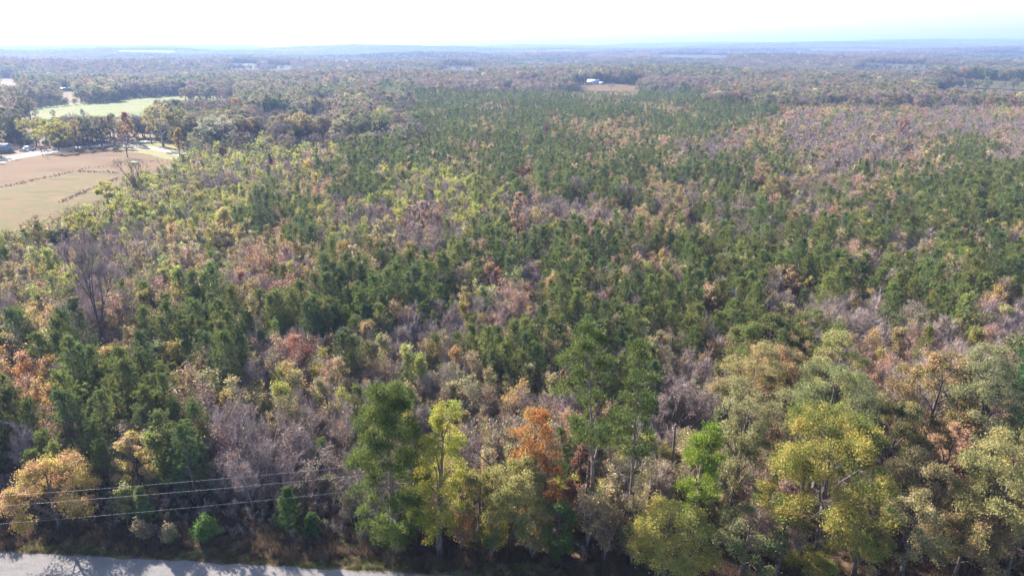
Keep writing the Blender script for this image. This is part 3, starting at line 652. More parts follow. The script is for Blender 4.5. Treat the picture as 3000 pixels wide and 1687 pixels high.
# ------------------------------------------------------------------ single trees that stand out
BLOCK = []
HEROES = []     # label, loc, radius for the marks other trees are named by
def top_height(loc, py):
    lo, hi = 0.0, 60.0
    for _ in range(30):
        m = (lo+hi)/2; y = project([[loc[0], loc[1], loc[2]+m]])[1][0]
        if y > py: lo = m
        else: hi = m
    return lo
hn = [0]
def hero(name, cat, label, bx, by, ty, wpx, kind, t1, t2, mark=None, trunk_mat=None, protect=True, **kw):
    hn[0] += 1; loc = at(bx, by); H = top_height(loc, ty); dep = project([loc])[2][0]; R = wpx/2/FOC*(dep-H*.3*sp)
    s = 500+hn[0]*13; sc_ = 1 if dep < 130 else (.5 if dep < 260 else .28)
    lf = {1: .13, .5: .24, .28: .40}[sc_]; lod = 0 if sc_ == 1 else 1
    tm, cm = [trunk_mat or BARK], [LEAF]
    if kind in ('round', 'vase', 'column', 'cone'):
        vol = R*R*H; n_cl = int(np.clip(30+vol*.2, 34, 150)*(1 if lod == 0 else .8)); kw.setdefault('rc', min(.95, .34+.12*R))
        k = dict(n_cl=n_cl, per=int(370*sc_**1.5), leaf=lf, shape=kind, gap=.08, twig=int(400*sc_), lod=lod); k.update(kw)
        tg, cg = clumped(s, H, R, **k)
    elif kind == 'vpine':
        k = dict(n_cl=70, per=420 if lod == 0 else 120, leaf=.19 if lod == 0 else .4, shape='column', needles=True, rc=min(1.2, .5+.12*R), zsq=.42, gap=.1, twig=60, lod=lod); k.update(kw)
        tg, cg = clumped(s, H, R, **k); cm = [NEEDLE]; tm = [trunk_mat or PBARK]
    elif kind == 'pine':
        tg, cg = gen_pine(s, H, R, lod=lod, dens=1.5 if lod == 0 else 1.3, **kw); cm = [NEEDLE]; tm = [PBARK]
    elif kind == 'young':
        k = dict(n_leaf=int(2600*sc_), n_twig=int(500*sc_), leaf=.18 if lod == 0 else .32, lod=lod, stems=2); k.update(kw)
        tg, cg = gen_young(s, H, R, **k); tm = [TWIG]
    elif kind == 'bare':
        k = dict(twigs=6500 if lod == 0 else 2600, tw=.024 if lod == 0 else .07, nleaf=500, lod=0); k.update(kw)
        tg, cg = gen_bare(s, H, R, **k); cm = [TWIG, LEAF]
    elif kind == 'snag':
        r = np.random.default_rng(s); tg, cg = Geo(), Geo(); ts = np.linspace(0, 1, 7)
        ax = np.stack([r.normal()*.03*H*ts**2, r.normal()*.02*H*ts, H*ts], 1); poly_tube(tg, ax, (.014*H+.03)*(1-.75*ts), 6)
        k = r.integers(2, 7, 14); segs(cg, ax[np.minimum(k, 6)]-[0, 0, .3], ax[np.minimum(k, 6)]+r.normal(size=(14, 3))*[.9, .9, .3]+[0, 0, .3], .05, .015, 3)
        cm = [tm[0]]
    t = thing(name, label, cat, loc)
    link('branches' if kind == 'young' else 'trunk', tg.mesh('trunk', tm), t); c = link('branches' if kind in ('bare', 'snag') else 'crown', cg.mesh('crown', cm), t); tinted(c, t1, t2)
    if mark: HEROES.append((mark, np.array(loc), project([[loc[0], loc[1], loc[2]+H*.5]])[:2]))
    BLOCK.append((loc[0], loc[1], max(.7, min(R*(.75 if kind not in ('snag', 'bare') else .35), 4.5))))
    if protect:
        f = {'snag': .0}.get(kind, .5)
        y1 = ty+(by-ty)*{'cone': .85, 'snag': .6, 'bare': .97 if 'forked' in label else .75, 'vpine': .7}.get(kind, .62); x0 = max(3, wpx*.33)
        PROTECT.append((rect(bx-x0, ty, bx+x0, y1), math.hypot(loc[0], loc[1])-.5))
    return t
c = c3
H_ = hero
H_('maple_tree', 'tree', 'rounded gold and pink maple by the road below the power lines, left of the picture', 180, 1560, 1350, 205, 'round', c(.42, .34, .09), c(.46, .27, .15), 'the gold and pink roadside maple', base=.12, per=300, n_cl=105)
H_('maple_tree', 'tree', 'slim straw-gold tree among dark pines above the upper power line', 420, 1476, 1278, 92, 'column', c(.44, .36, .10), c(.46, .32, .20), 'the slim straw-gold tree', base=.15)
H_('virginia_pine', 'tree', 'tall roadside pine with rounded dark green tufts from top to bottom', 1160, 1612, 1132, 200, 'vpine', c(.085, .125, .028), c(.16, .19, .05), 'the tall tufted roadside pine', base=.10, n_cl=150, per=420, rc=.85, zsq=.55)
H_('sweetgum_tree', 'tree', 'tall yellow-green tree right beside the tufted roadside pine', 1290, 1622, 1192, 168, 'column', c(.25, .29, .05), c(.42, .36, .06), 'the tall yellow-green tree', base=.16, n_cl=105, per=260)
H_('oak_tree', 'tree', 'broad olive roadside tree left of the orange tree', 1500, 1604, 1350, 190, 'round', c(.20, .21, .06), c(.38, .33, .13), 'the broad olive roadside tree', base=.15, n_cl=90)
H_('oak_tree', 'tree', 'olive-gold tree between the yellow-green tree and the broad olive one', 1400, 1600, 1375, 130, 'column', c(.30, .26, .08), c(.20, .18, .06), None, base=.1)
H_('maple_tree', 'tree', 'bright orange tree standing behind the roadside row', 1562, 1535, 1200, 138, 'column', c(.42, .17, .045), c(.34, .21, .08), 'the bright orange tree', base=.12, n_cl=95, per=250)
H_('tall_pine', 'tree', 'tallest pine with a long bare pale trunk right of the orange tree', 1729, 1568, 955, 140, 'vpine', c(.075, .115, .028), c(.14, .165, .045), 'the tallest pine', base=.46, n_cl=48, per=330, trunk_r=.27, rc=.8, gap=.15)
H_('tall_pine', 'tree', 'second tall bare-trunked pine, just right of the tallest pine', 1838, 1560, 1000, 100, 'vpine', c(.07, .105, .028), c(.12, .145, .045), 'the second tall pine', base=.42, n_cl=34, per=300, trunk_r=.23, rc=.75, gap=.15)
H_('dead_tree', 'tree', 'thin dead trunk left of the tallest pine', 1711, 1560, 1290, 30, 'snag', c(.2, .2, .2), c(.2, .2, .2))
H_('dead_tree', 'tree', 'thin dead trunk between the two tall pines', 1800, 1565, 1345, 26, 'snag', c(.2, .2, .2), c(.2, .2, .2))
H_('virginia_pine', 'tree', 'small lime green pine right of the two tall pines', 2032, 1570, 1246, 118, 'vpine', c(.17, .24, .03), c(.22, .27, .05), 'the lime green pine', base=.2, n_cl=40, per=420, rc=.8)
H_('oak_tree', 'tree', 'big golden-green tree with a dense crown, largest in the right foreground', 2385, 1668, 1158, 350, 'round', c(.11, .155, .035), c(.42, .33, .085), 'the big golden-green tree', base=.06, n_cl=200, per=400)
H_('oak_tree', 'tree', 'dark grey-green oak behind the big golden-green tree', 2390, 1440, 1050, 270, 'round', c(.14, .17, .06), c(.27, .27, .12), 'the dark grey-green oak', base=.2, n_cl=120, per=260)
H_('oak_tree', 'tree', 'pale straw oak, topmost of the right foreground oaks', 2170, 1330, 985, 190, 'round', c(.33, .26, .13), c(.28, .25, .10), 'the pale straw oak', base=.2)
H_('oak_tree', 'tree', 'pale yellow-green oak behind the dark grey-green oak', 2415, 1320, 978, 180, 'round', c(.26, .27, .09), c(.34, .31, .12), None, base=.2)
H_('oak_tree', 'tree', 'half-bare grey-green oak left of the big golden-green tree', 2140, 1520, 1110, 190, 'vase', c(.27, .25, .13), c(.20, .20, .08), 'the half-bare grey-green oak', base=.2, gap=.25)
H_('oak_tree', 'tree', 'very dark green oak just right of the big golden-green tree', 2575, 1470, 1172, 150, 'round', c(.07, .10, .045), c(.32, .26, .10), 'the very dark oak', base=.25)
H_('oak_tree', 'tree', 'bright yellow-green roadside tree at the lower edge right of the road shadows', 1945, 1694, 1478, 250, 'round', c(.32, .32, .09), c(.42, .36, .09), 'the bright yellow-green roadside tree', base=.06, per=330, n_cl=95)
H_('oak_tree', 'tree', 'dark green bushy tree below the big golden-green tree with pale straw patches', 2170, 1692, 1490, 230, 'round', c(.10, .14, .05), c(.28, .25, .13), None, base=.06, per=300)
H_('dogwood_tree', 'tree', 'small tree with a pink top below the big golden-green tree', 2275, 1690, 1425, 120, 'round', c(.46, .24, .22), c(.30, .22, .18), None, base=.2)
H_('oak_tree', 'tree', 'rounded tan oak right of the big golden-green tree', 2645, 1600, 1325, 190, 'round', c(.34, .27, .15), c(.24, .21, .10), 'the rounded tan oak', base=.15)
H_('oak_tree', 'tree', 'large pale olive oak near the right edge', 2890, 1650, 1262, 270, 'round', c(.36, .31, .13), c(.22, .22, .09), 'the large pale olive oak', base=.15, n_cl=120)
H_('oak_tree', 'tree', 'tall silvery grey-green tree near the right edge above the large pale olive oak', 2825, 1440, 1035, 200, 'column', c(.26, .25, .13), c(.18, .20, .09), 'the silvery tree', base=.2, n_cl=110)
H_('tall_pine', 'tree', 'green pine against the right edge beside the silvery tree', 2985, 1330, 1030, 110, 'vpine', c(.06, .12, .05), c(.08, .13, .06), None, base=.3, n_cl=50)
for i, (x, b, t_, w_, a, b2, lb) in enumerate([
   (2500, 1690, 1480, 170, 'olive', 'tan', 'brownish olive tree between the pink-topped tree and the large pale olive oak'),
   (2640, 1694, 1470, 190, 'pale', 'olive', 'straw-olive crown at the lower edge beneath the rounded tan oak'),
   (2800, 1694, 1500, 200, 'tan', 'olive', 'tan and olive crown at the lower edge beneath the large pale olive oak'),
   (2950, 1694, 1490, 200, 'pale', 'tan', 'pale tan crown in the lower right corner'),
   (2360, 1698, 1612, 130, 'yg', 'gold', 'low gold-green crown at the lower edge under the big golden-green tree'),
   (2330, 1550, 1330, 120, 'olive', 'grgreen', 'dull olive tree half hidden behind the big golden-green tree'),
   (2730, 1500, 1230, 140, 'tan', 'pink', 'tan-pink tree between the very dark oak and the silvery tree'),
   (2480, 1395, 1160, 120, 'dark', 'grgreen', 'dark oak crown just above the very dark oak')]):
    H_('oak_tree', 'tree', lb, x, b, t_, w_, 'round', T[a], T[b2]*1.1, None, base=.12, protect=False)
H_('bare_tree', 'tree', 'leafless tree with a dark forked trunk rising over the left middle ground', 324, 1018, 762, 210, 'bare', c(.30, .2, .15), c(.35, .2, .12), 'the forked bare tree', fork=.22, nlim=3, spread=.14, twigs=8000, nleaf=900, trf=.85)
H_('shrub', 'shrub', 'bushy red shrub left of the forked bare tree', 232, 960, 905, 60, 'young', c(.42, .08, .06), c(.40, .12, .07), None, protect=False)
H_('twiggy_tree', 'tree', 'leafless grey-pink tree with fanned branches right of the second tall pine', 1985, 1290, 1125, 120, 'bare', c(.35, .2, .16), c(.3, .2, .15), 'the fan-shaped bare tree', fork=.2, nleaf=300)
H_('bare_tree', 'tree', 'half-bare tree behind the olive roadside trees, left of the orange tree', 1478, 1480, 1215, 120, 'bare', c(.38, .32, .10), c(.34, .30, .12), None, fork=.2, nleaf=900)
for x, b, t_, w_, a, lb in [(1105, 1330, 1160, 90, 'tan', 'half-bare sapling left of the tufted roadside pine'), (1010, 1360, 1200, 110, 'pink', 'grey twiggy tree left of the tufted roadside pine'), (790, 1400, 1250, 110, 'pink', 'grey twiggy tree above the middle power line'), (905, 1350, 1215, 100, 'tan', 'second grey twiggy tree above the middle power line')]:
    H_('twiggy_tree', 'tree', lb, x, b, t_, w_, 'young', T[a], T['yg'], None, n_leaf=260, n_twig=2600, stems=3, protect=False)
# edge of the hay field and farm
H_('half_bare_tree', 'tree', 'dark-stemmed tree with yellow leaves on its left side at the hay field corner', 402, 586, 465, 84, 'bare', c(.50, .45, .06), c(.46, .42, .08), 'the yellow-edged field tree', nleaf=650, twigs=1300, tw=.05)
H_('oak_tree', 'tree', 'rounded yellow-green tree at the near edge of the hay field', 322, 612, 533, 66, 'round', c(.32, .31, .05), c(.40, .36, .06), 'the rounded field-edge tree', base=.1)
H_('maple_tree', 'tree', 'open gold-green tree with a dark stem below the hay field', 260, 745, 606, 92, 'round', c(.36, .30, .06), c(.26, .26, .07), 'the open gold-green tree', base=.25, gap=.3)
H_('cedar_tree', 'tree', 'very dark rounded cedar below the left corner of the hay field', 172, 738, 664, 74, 'round', c(.045, .06, .025), c(.07, .08, .035), 'the very dark cedar', base=.05)
H_('maple_tree', 'tree', 'buff-coloured tree with a thin stem in the yellow-green saplings', 669, 735, 612, 96, 'cone', c(.44, .33, .15), c(.40, .34, .12), 'the buff-coloured tree', base=.1)
H_('pine_tree', 'tree', 'round-topped dark pine standing alone above the yellow-green saplings', 787, 690, 594, 68, 'pine', T['bluepine'], T['pine'], 'the lone round-topped pine')
H_('bare_tree', 'tree', 'small leafless tree standing in the hay field', 374, 461, 398, 40, 'bare', c(.3, .2, .1), c(.3, .2, .1), 'the small bare field tree', nleaf=0, twigs=700, tw=.06)
H_('cypress_tree', 'tree', 'rust-orange cone-shaped tree beside the gravel road', 378, 421, 330, 50, 'cone', c(.42, .20, .07), c(.36, .22, .09), 'the rust-orange cone tree', base=.06, per=90)
H_('cypress_tree', 'tree', 'small gold-orange cone-shaped tree by the driveway', 527, 466, 380, 36, 'cone', c(.44, .27, .07), c(.30, .22, .08), 'the small gold-orange cone tree', base=.2, per=90)
H_('cypress_tree', 'tree', 'slim orange tree with a thin trunk on the lawn', 444, 423, 335, 22, 'column', c(.40, .22, .08), c(.35, .24, .08), None, base=.5)
H_('oak_tree', 'tree', 'large yellow-olive lawn oak with a stout pale trunk', 478, 430, 302, 90, 'round', c(.28, .26, .08), c(.38, .32, .11), 'the lawn oak', base=.32, trunk_mat=GBARK, trunk_r=.55)
H_('oak_tree', 'tree', 'dark olive oak just right of the lawn oak', 540, 432, 312, 76, 'round', c(.17, .18, .08), c(.30, .26, .10), None, base=.25)
H_('oak_tree', 'tree', 'silvery pale oak in front of the hidden grey house', 643, 447, 332, 118, 'round', c(.36, .35, .24), c(.28, .28, .19), 'the silvery house oak', base=.22)
H_('maple_tree', 'tree', 'rust-brown tree right of the silvery house oak', 738, 425, 346, 48, 'round', c(.34, .20, .08), c(.36, .25, .12), None, base=.12)
H_('maple_tree', 'tree', 'dark red-brown shrubby tree in front of the hidden grey house', 650, 466, 430, 36, 'round', c(.24, .09, .05), c(.28, .14, .07), None, base=.1)
H_('oak_tree', 'tree', 'broad lone oak with a tan crown and dark forked trunk at the wood edge', 887, 442, 328, 96, 'round', c(.36, .26, .12), c(.30, .26, .12), 'the broad lone oak', base=.3)
H_('cedar_tree', 'tree', 'small dark leaning cedar below the broad lone oak', 794, 492, 455, 24, 'cone', c(.11, .06, .035), c(.07, .06, .03), None, base=.05)
H_('cedar_tree', 'tree', 'narrow very dark cedar left of the broad lone oak', 805, 440, 408, 22, 'column', c(.05, .05, .02), c(.06, .06, .03), None, base=.05)
H_('cedar_tree', 'tree', 'narrow dark cedar right of the broad lone oak', 953, 441, 412, 16, 'cone', c(.045, .07, .03), c(.06, .08, .03), None, base=.05)
for x, b, t_, w_, sh, a, b2, lb in [
   (12, 424, 322, 80, 'round', 'grgreen', 'olive', 'grey-green tree behind the blue-grey shed'), (60, 420, 332, 46, 'round', 'olive', 'green', 'olive tree right behind the blue-grey shed'),
   (108, 428, 343, 74, 'vase', 'gold', 'yg', 'thin-leaved yellowish tree behind the parked van'), (172, 440, 346, 98, 'round', 'yellow', 'yg', 'bright yellow tree on the far side of the gravel road'),
   (228, 434, 352, 42, 'column', 'tan', 'gold', 'tan tree right of the bright yellow tree'), (262, 430, 333, 46, 'round', 'grgreen', 'olive', 'grey-green tree in the roadside row, second right of the bright yellow tree'),
   (298, 430, 330, 46, 'round', 'grgreen', 'tan', 'grey-tan tree in the roadside row, left neighbour but one of the rust-orange cone tree'), (336, 427, 336, 44, 'column', 'olive', 'brown', 'brown-olive tree just left of the rust-orange cone tree'),
   (775, 352, 300, 40, 'cone', 'dark', 'bluepine', 'left one of the dark evergreens behind the broad lone oak'), (808, 350, 286, 46, 'round', 'dark', 'pine', 'tallest of the dark evergreens behind the broad lone oak'), (838, 350, 298, 38, 'round', 'pine', 'dark', 'right one of the dark evergreens behind the broad lone oak'),
   (900, 352, 314, 36, 'round', 'pine2', 'grgreen', 'pale-sided cedar by the brown clearing'), (1005, 425, 335, 70, 'round', 'grgreen', 'pale', 'grey-green oak right of the broad lone oak'), (1065, 420, 330, 74, 'round', 'olive', 'grgreen', 'olive oak, second right of the broad lone oak'),
   (1115, 405, 316, 88, 'round', 'grgreen', 'yg', 'wide grey-green oak, third right of the broad lone oak'), (1175, 300, 285, 60, 'round', 'pale', 'olive', 'pale olive crown at the edge of the pine stand'),
   (955, 420, 345, 40, 'column', 'brown', 'tan', 'brown tree close behind the broad lone oak'),
   (1603, 396, 363, 27, 'round', 'brown', 'russet', 'small round dark red-brown tree alone in the twiggy wood'),
   (2641, 420, 344, 34, 'round', 'russet', 'brown', 'dark red-brown oak on a thin trunk in the far right wood'), (2269, 605, 510, 82, 'round', 'tan', 'olive', 'tan oak in the bare wood right of the middle pines'),
   (2225, 580, 478, 58, 'round', 'brown', 'tan', 'brown oak left of the tan oak in the bare wood'), (2074, 935, 843, 66, 'column', 'pink', 'pale', 'pale buff oval tree in the right middle pines'),
   (2311, 880, 780, 50, 'column', 'brown', 'tan', 'brown oval tree in the right middle pines'), (2369, 885, 815, 40, 'cone', 'yellow', 'pale', 'small pale yellow cone tree beside the brown oval tree'),
   (1515, 710, 560, 52, 'cone', 'pink', 'tan', 'narrow pinkish tree above the middle pines'), (1233, 705, 588, 52, 'vase', 'pink', 'grey', 'thin pinkish tree left of the narrow pinkish one'),
   (1535, 525, 492, 60, 'round', 'red', 'russet', 'low crimson tree in the middle distance'), (1818, 395, 340, 34, 'column', 'olive', 'gold', 'olive-gold oval tree among the distant pines'),
   (1825, 302, 262, 60, 'round', 'pale', 'olive', 'pale crown in front of the tan far field'), (1955, 232, 200, 36, 'round', 'yg', 'pale', 'pale yellow-green crown in the far right woods'),
   (1490, 268, 236, 40, 'column', 'grgreen', 'olive', 'tall round green crown left of the far white farmhouse'), (1685, 250, 218, 20, 'column', 'dark', 'bluepine', 'dark cedar left of the far white farmhouse'),
   (1828, 250, 222, 22, 'round', 'bluepine', 'dark', 'dark evergreen right of the far white farmhouse'), (1851, 250, 228, 18, 'round', 'bluepine', 'dark', 'second dark evergreen right of the far white farmhouse')]:
    H_('cedar_tree' if a in ('dark', 'pine', 'pine2', 'bluepine') else 'hardwood_tree', 'tree', lb, x, b, t_, w_, sh, T[a], T[b2], None, base=.12, protect=(b-t_) > 30)
for x, b, t_, lb in [(2170, 645, 500, 'tall pale dead trunk at the edge of the right middle pines'), (2494, 430, 352, 'leafless pole-like trunk left in the far right wood'), (2790, 445, 370, 'leaning leafless trunk in the far right wood'), (2718, 435, 378, 'slim leafless trunk right of the dark red-brown oak')]:
    H_('dead_tree', 'tree', lb, x, b, t_, 14, 'snag', c(.2, .2, .2), c(.2, .2, .2), None, trunk_mat=PBARK)
for x, b, t_, w_, lb in [(2027, 655, 562, 60, 'leafless vase-shaped tree on the edge of the middle pines'), (1840, 640, 530, 60, 'leafless pale tree among the upper middle pines'), (1690, 600, 520, 56, 'leafless pale tree left among the upper middle pines'), (2658, 440, 372, 50, 'leafless forked tree right of the dark red-brown oak'), (2452, 515, 440, 44, 'leafless twin-stemmed tree above the right pines'), (2560, 500, 420, 44, 'leafless tree in the far right wood above the pines')]:
    H_('bare_tree', 'tree', lb, x, b, t_, w_, 'bare', c(.3, .2, .15), c(.3, .2, .15), None, nleaf=60, twigs=1100, tw=.06)
H_('shrub', 'shrub', 'young bright green pine in the dark roadside brush left of the tufted pine', 852, 1562, 1440, 84, 'pine', c(.09, .16, .04), c(.13, .18, .05), None)
H_('shrub', 'shrub', 'small bright green bush right of the young bright green pine', 915, 1572, 1515, 56, 'pine', c(.09, .16, .04), c(.13, .18, .05), None)
H_('shrub', 'shrub', 'bright green bush low in the dark roadside brush', 608, 1590, 1528, 56, 'young', c(.13, .22, .05), c(.16, .24, .06), None, n_twig=60)
H_('shrub', 'shrub', 'pale straw and green bush below the slim straw-gold tree', 375, 1540, 1440, 66, 'young', c(.36, .32, .14), c(.14, .2, .05), None)
H_('shrub', 'shrub', 'blue-green young pine below the slim straw-gold tree', 430, 1550, 1430, 60, 'pine', T['bluepine']*1.6, T['pine2'], None)
H_('shrub', 'shrub', 'small pale bush at the road edge under the lowest power line', 500, 1592, 1535, 34, 'young', c(.42, .32, .2), c(.2, .25, .08), None)
H_('shrub', 'shrub', 'tawny dry bush right of the small pale bush', 432, 1580, 1530, 34, 'young', c(.40, .30, .18), c(.3, .22, .12), None)
H_('maple_tree', 'tree', 'dark red sapling left of the tallest pine', 1690, 1530, 1310, 40, 'column', c(.19, .09, .07), c(.22, .13, .09), None, base=.3)
H_('maple_tree', 'tree', 'low brick-red shrub below the dark red sapling', 1668, 1560, 1415, 56, 'column', c(.34, .13, .085), c(.30, .16, .10), None, base=.2)
H_('oak_tree', 'tree', 'dark green bushy tree at the roadside under the orange tree', 1640, 1636, 1468, 90, 'column', c(.09, .14, .035), c(.13, .17, .05), None, base=.06)
for x, b, t_, w_, a, b2, lb in [(1230, 1560, 1430, 70, 'gold', 'orange', 'gold bush between the tufted pine and the yellow-green tree'), (1560, 1636, 1500, 80, 'olive', 'gold', 'olive bush at the road under the orange tree'),
      (1440, 1632, 1520, 80, 'green', 'yellow', 'green-gold bush at the road before the broad olive tree'), (1350, 1610, 1490, 60, 'tan', 'orange', 'tan bush right of the yellow-green tree foot'),
      (1720, 1600, 1380, 80, 'pale', 'tan', 'straw-coloured tree at the foot of the tallest pine'), (1790, 1610, 1400, 80, 'pale', 'gold', 'straw-gold tree between the feet of the two tall pines'),
      (1880, 1600, 1330, 90, 'pale', 'gold', 'straw-gold tree right of the second tall pine'), (1770, 1640, 1500, 80, 'tan', 'brown', 'tan bush at the road below the two tall pines'),
      (1850, 1650, 1530, 70, 'brown', 'olive', 'brown bush left of the bright yellow-green roadside tree')]:
    H_('bushy_tree', 'tree', lb, x, b, t_, w_, 'young', T[a]*1.1, T[b2]*1.1, None, n_leaf=2600, n_twig=900, stems=3, protect=False)

# ------------------------------------------------------------------ the woods: where every tree stands
def grid(s, d0, d1, marg=1.16):
    n = int(d1/s)+2; X, Y = np.meshgrid(np.arange(-n, n+1)*s, np.arange(2, n+1)*s)
    X = X+np.where((np.round(Y/s) % 2) > 0, s/2, 0); X = X+rng.uniform(-.42, .42, X.shape)*s; Y = Y+rng.uniform(-.42, .42, Y.shape)*s
    d = np.hypot(X, Y); k = (d >= d0) & (d < d1) & (np.abs(X) < .75*marg*Y+16) & (Y > 40)
    return X[k], Y[k]
def free(X, Y, rad):
    ok = np.ones(len(X), bool)
    for poly in CLEAR:
        p = np.array(poly); b0, b1 = p.min(0)-5, p.max(0)+5
        near = (X > b0[0]) & (X < b1[0]) & (Y > b0[1]) & (Y < b1[1])
        if near.any(): i = np.where(near)[0]; ok[i[inpoly(X[i], Y[i], poly)]] = False
    for bx, by, br in BLOCK: ok &= (X-bx)**2+(Y-by)**2 > (br+rad*.35)**2
    return ok
def unhidden(X, Y, Hh, Rr):
    """keep the sight lines to fields, houses and marked trees open"""
    z = hgt(X, Y); d = np.hypot(X, Y); bad = np.zeros(len(X), bool)
    for poly, D in PROTECT:
        p = np.array(poly); x0, y0 = p.min(0); x1, y1 = p.max(0)
        for f, s in ((1, 0), (.8, -.7), (.8, .7), (.55, 0), (.9, -.35), (.9, .35), (.7, 0), (.85, 0), (.62, -.6), (.62, .6)):
            px, py, _ = project(np.stack([X+Rr*s, Y, z+Hh*f], -1))
            k = (d < D) & (px > x0) & (px < x1) & (py > y0) & (py < y1)
            if k.any(): i = np.where(k)[0]; bad[i[inpoly(px[i], py[i], poly)]] = True
    return ~bad
def pick(kinds, table, X=None, Y=None):
    out = np.empty(len(kinds), object); sm = None if X is None else 1.1*np.sin(X/9+1.3*np.sin(Y/13))+.9*np.cos(Y/8-.9*np.sin(X/11))+.5*np.sin(X/3.1+Y/4.3)
    for k, rows in table.items():
        i = np.where(kinds == k)[0]
        if len(i):
            wts = np.array([r[0] for r in rows], float); u_ = rng.random(len(i)); u_ = u_ if sm is None else np.mod(sm[i]+u_*.42, 1.0); q = np.minimum(np.searchsorted(np.cumsum(wts/wts.sum()), u_), len(rows)-1)
            for a, b in zip(i, q): out[a] = rows[b][1:]
    return out
TREES = []    # x, y, class, tint, tint2, scale, height
SIZE = dict(pine=(8.8, 1.8), leafy=(6.4, 1.8), sparse=(6.2, 1.8), twiggy=(6.0, 1.9), oak=(15.0, 4.7), bigbare=(13.0, 4.2))
def roadside(X, Y): return -((X-RA[0])*rn[0]+(Y-RA[1])*rn[1])
def plant(s, d0, d1, want, table, smin, smax, zmid, marg=1.16, under=None):
    X, Y = grid(s, d0, d1, marg); px, py, _ = project(np.stack([X, Y, hgt(X, Y)+zmid], -1))
    k = stand_kind(px, py)
    if 'P' in want: k = patchy(k, X, Y)
    if under is not None:
        k = np.where(np.isin(k, list('GT')) & (rng.random(len(k)) < under), 'U', k)
    m = np.isin(k, list(want)); X, Y, k, px = X[m], Y[m], k[m], px[m]
    t = roadside(X, Y); edge = np.where(px < 1010, 8.6+1.2*np.sin(X*.5), 4.2); m = t > edge; X, Y, k = X[m], Y[m], k[m]
    if d0 >= 560 and 'P' not in want:
        bd_ = np.sin(X/210+1.2+np.sin(Y/300))*np.cos(Y/95+.6*np.sin(X/160))+.45*np.sin(X/60+Y/45)+rng.normal(size=len(X))*.3
        k = np.where(bd_ > .75, 'D', np.where(bd_ < -.6, 'L', 'T')); table = FARMIX
    kinds = pick(k, table, X, Y); sc_ = rng.uniform(smin, smax, len(X))*np.clip(1+.12*np.sin(X/23+1)*np.cos(Y/31), .8, 1.2)
    cls = np.array([a[0] for a in kinds]); sc_ = np.where(k == 'U', sc_*np.where(Y < 130, .95, .6), sc_)
    Hh = np.array([SIZE[a][0] for a in cls])*sc_; Rr = np.array([SIZE[a][1] for a in cls])*sc_
    ok = free(X, Y, 1.5 if s < 5 else 3.0); X, Y, cls, kinds, sc_, Hh, Rr = X[ok], Y[ok], cls[ok], kinds[ok], sc_[ok], Hh[ok], Rr[ok]
    ok = unhidden(X, Y, Hh, Rr)
    for i in np.where(ok)[0]: TREES.append((X[i], Y[i], cls[i], kinds[i][1], kinds[i][2], sc_[i], Hh[i]))
plant(5.6, 55, 560, 'GT', BIG, .72, 1.12, 8)
plant(2.6, 55, 150, 'PMYBVROU', MIX, .72, 1.22, 4, under=.75)
plant(3.0, 150, 330, 'PMYBVROU', MIX, .72, 1.25, 4, under=.3)
plant(3.5, 330, 640, 'PMYBVROU', MIX, .75, 1.3, 5)
plant(4.6, 640, 1150, 'PMYBVRO', MIX, .8, 1.35, 6, 1.06)
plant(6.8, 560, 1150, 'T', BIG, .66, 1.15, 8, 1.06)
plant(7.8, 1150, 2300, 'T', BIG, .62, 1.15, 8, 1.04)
N = len(TREES)
tx = np.array([t[0] for t in TREES]); ty_ = np.array([t[1] for t in TREES]); tz = hgt(tx, ty_); tH = np.array([t[6] for t in TREES]); tc = np.array([t[2] for t in TREES]); tS = np.array([t[5] for t in TREES])
ppx, ppy, dep = project(np.stack([tx, ty_, tz+tH*.75], -1))
inview = (ppx > 0) & (ppx < 3000) & (ppy > 100) & (ppy < 1690)
bright = np.exp(rng.normal(size=N)*.13); warm = rng.normal(size=(N, 3))*.05
t1 = np.array([T[t[3]] for t in TREES])*bright[:, None]*(1+warm); t2 = np.array([T[t[4]] for t in TREES])*bright[:, None]*(1+warm)
rz = rng.random(N)*6.283; tilt = rng.normal(size=(N, 2))*.045
print('TREES', N, {k: int((tc == k).sum()) for k in SIZE})

NAME = dict(pine='pine_tree', leafy='young_hardwood', sparse='thin_sapling', twiggy='twiggy_sapling', oak='oak_tree', bigbare='bare_tree')
NOUN = dict(pine='young pine', leafy='leafy young hardwood', sparse='thin-leaved sapling', twiggy='nearly leafless sapling', oak='oak', bigbare='large leafless tree')
GROUP = dict(pine='young pines of the wood', leafy='leafy young hardwoods of the wood', sparse='thin-leaved saplings of the wood', twiggy='leafless saplings of the wood', oak='oaks of the wood', bigbare='large leafless trees')
LIMIT = dict(pine=285, leafy=290, sparse=290, twiggy=280, oak=200, bigbare=40)
ORD = ['nearest', 'second nearest', 'third nearest', 'fourth nearest', 'fifth nearest', 'sixth nearest', 'seventh nearest', 'eighth nearest', 'ninth nearest', 'tenth nearest', 'eleventh', 'twelfth', 'thirteenth', 'fourteenth', 'fifteenth', 'sixteenth', 'seventeenth', 'eighteenth', 'nineteenth', 'twentieth']
PM = {}
for k, lst in PROTO.items():
    if k[1] == 0: PM[k[0]] = [((tg.mesh('trunk', mt)), cg.mesh('crown', mc)) for (tg, cg), mt, mc in lst]
single = np.zeros(N, bool); used = {}
mk = [m[0] for m in HEROES]; mpos = np.array([m[1][:2] for m in HEROES])
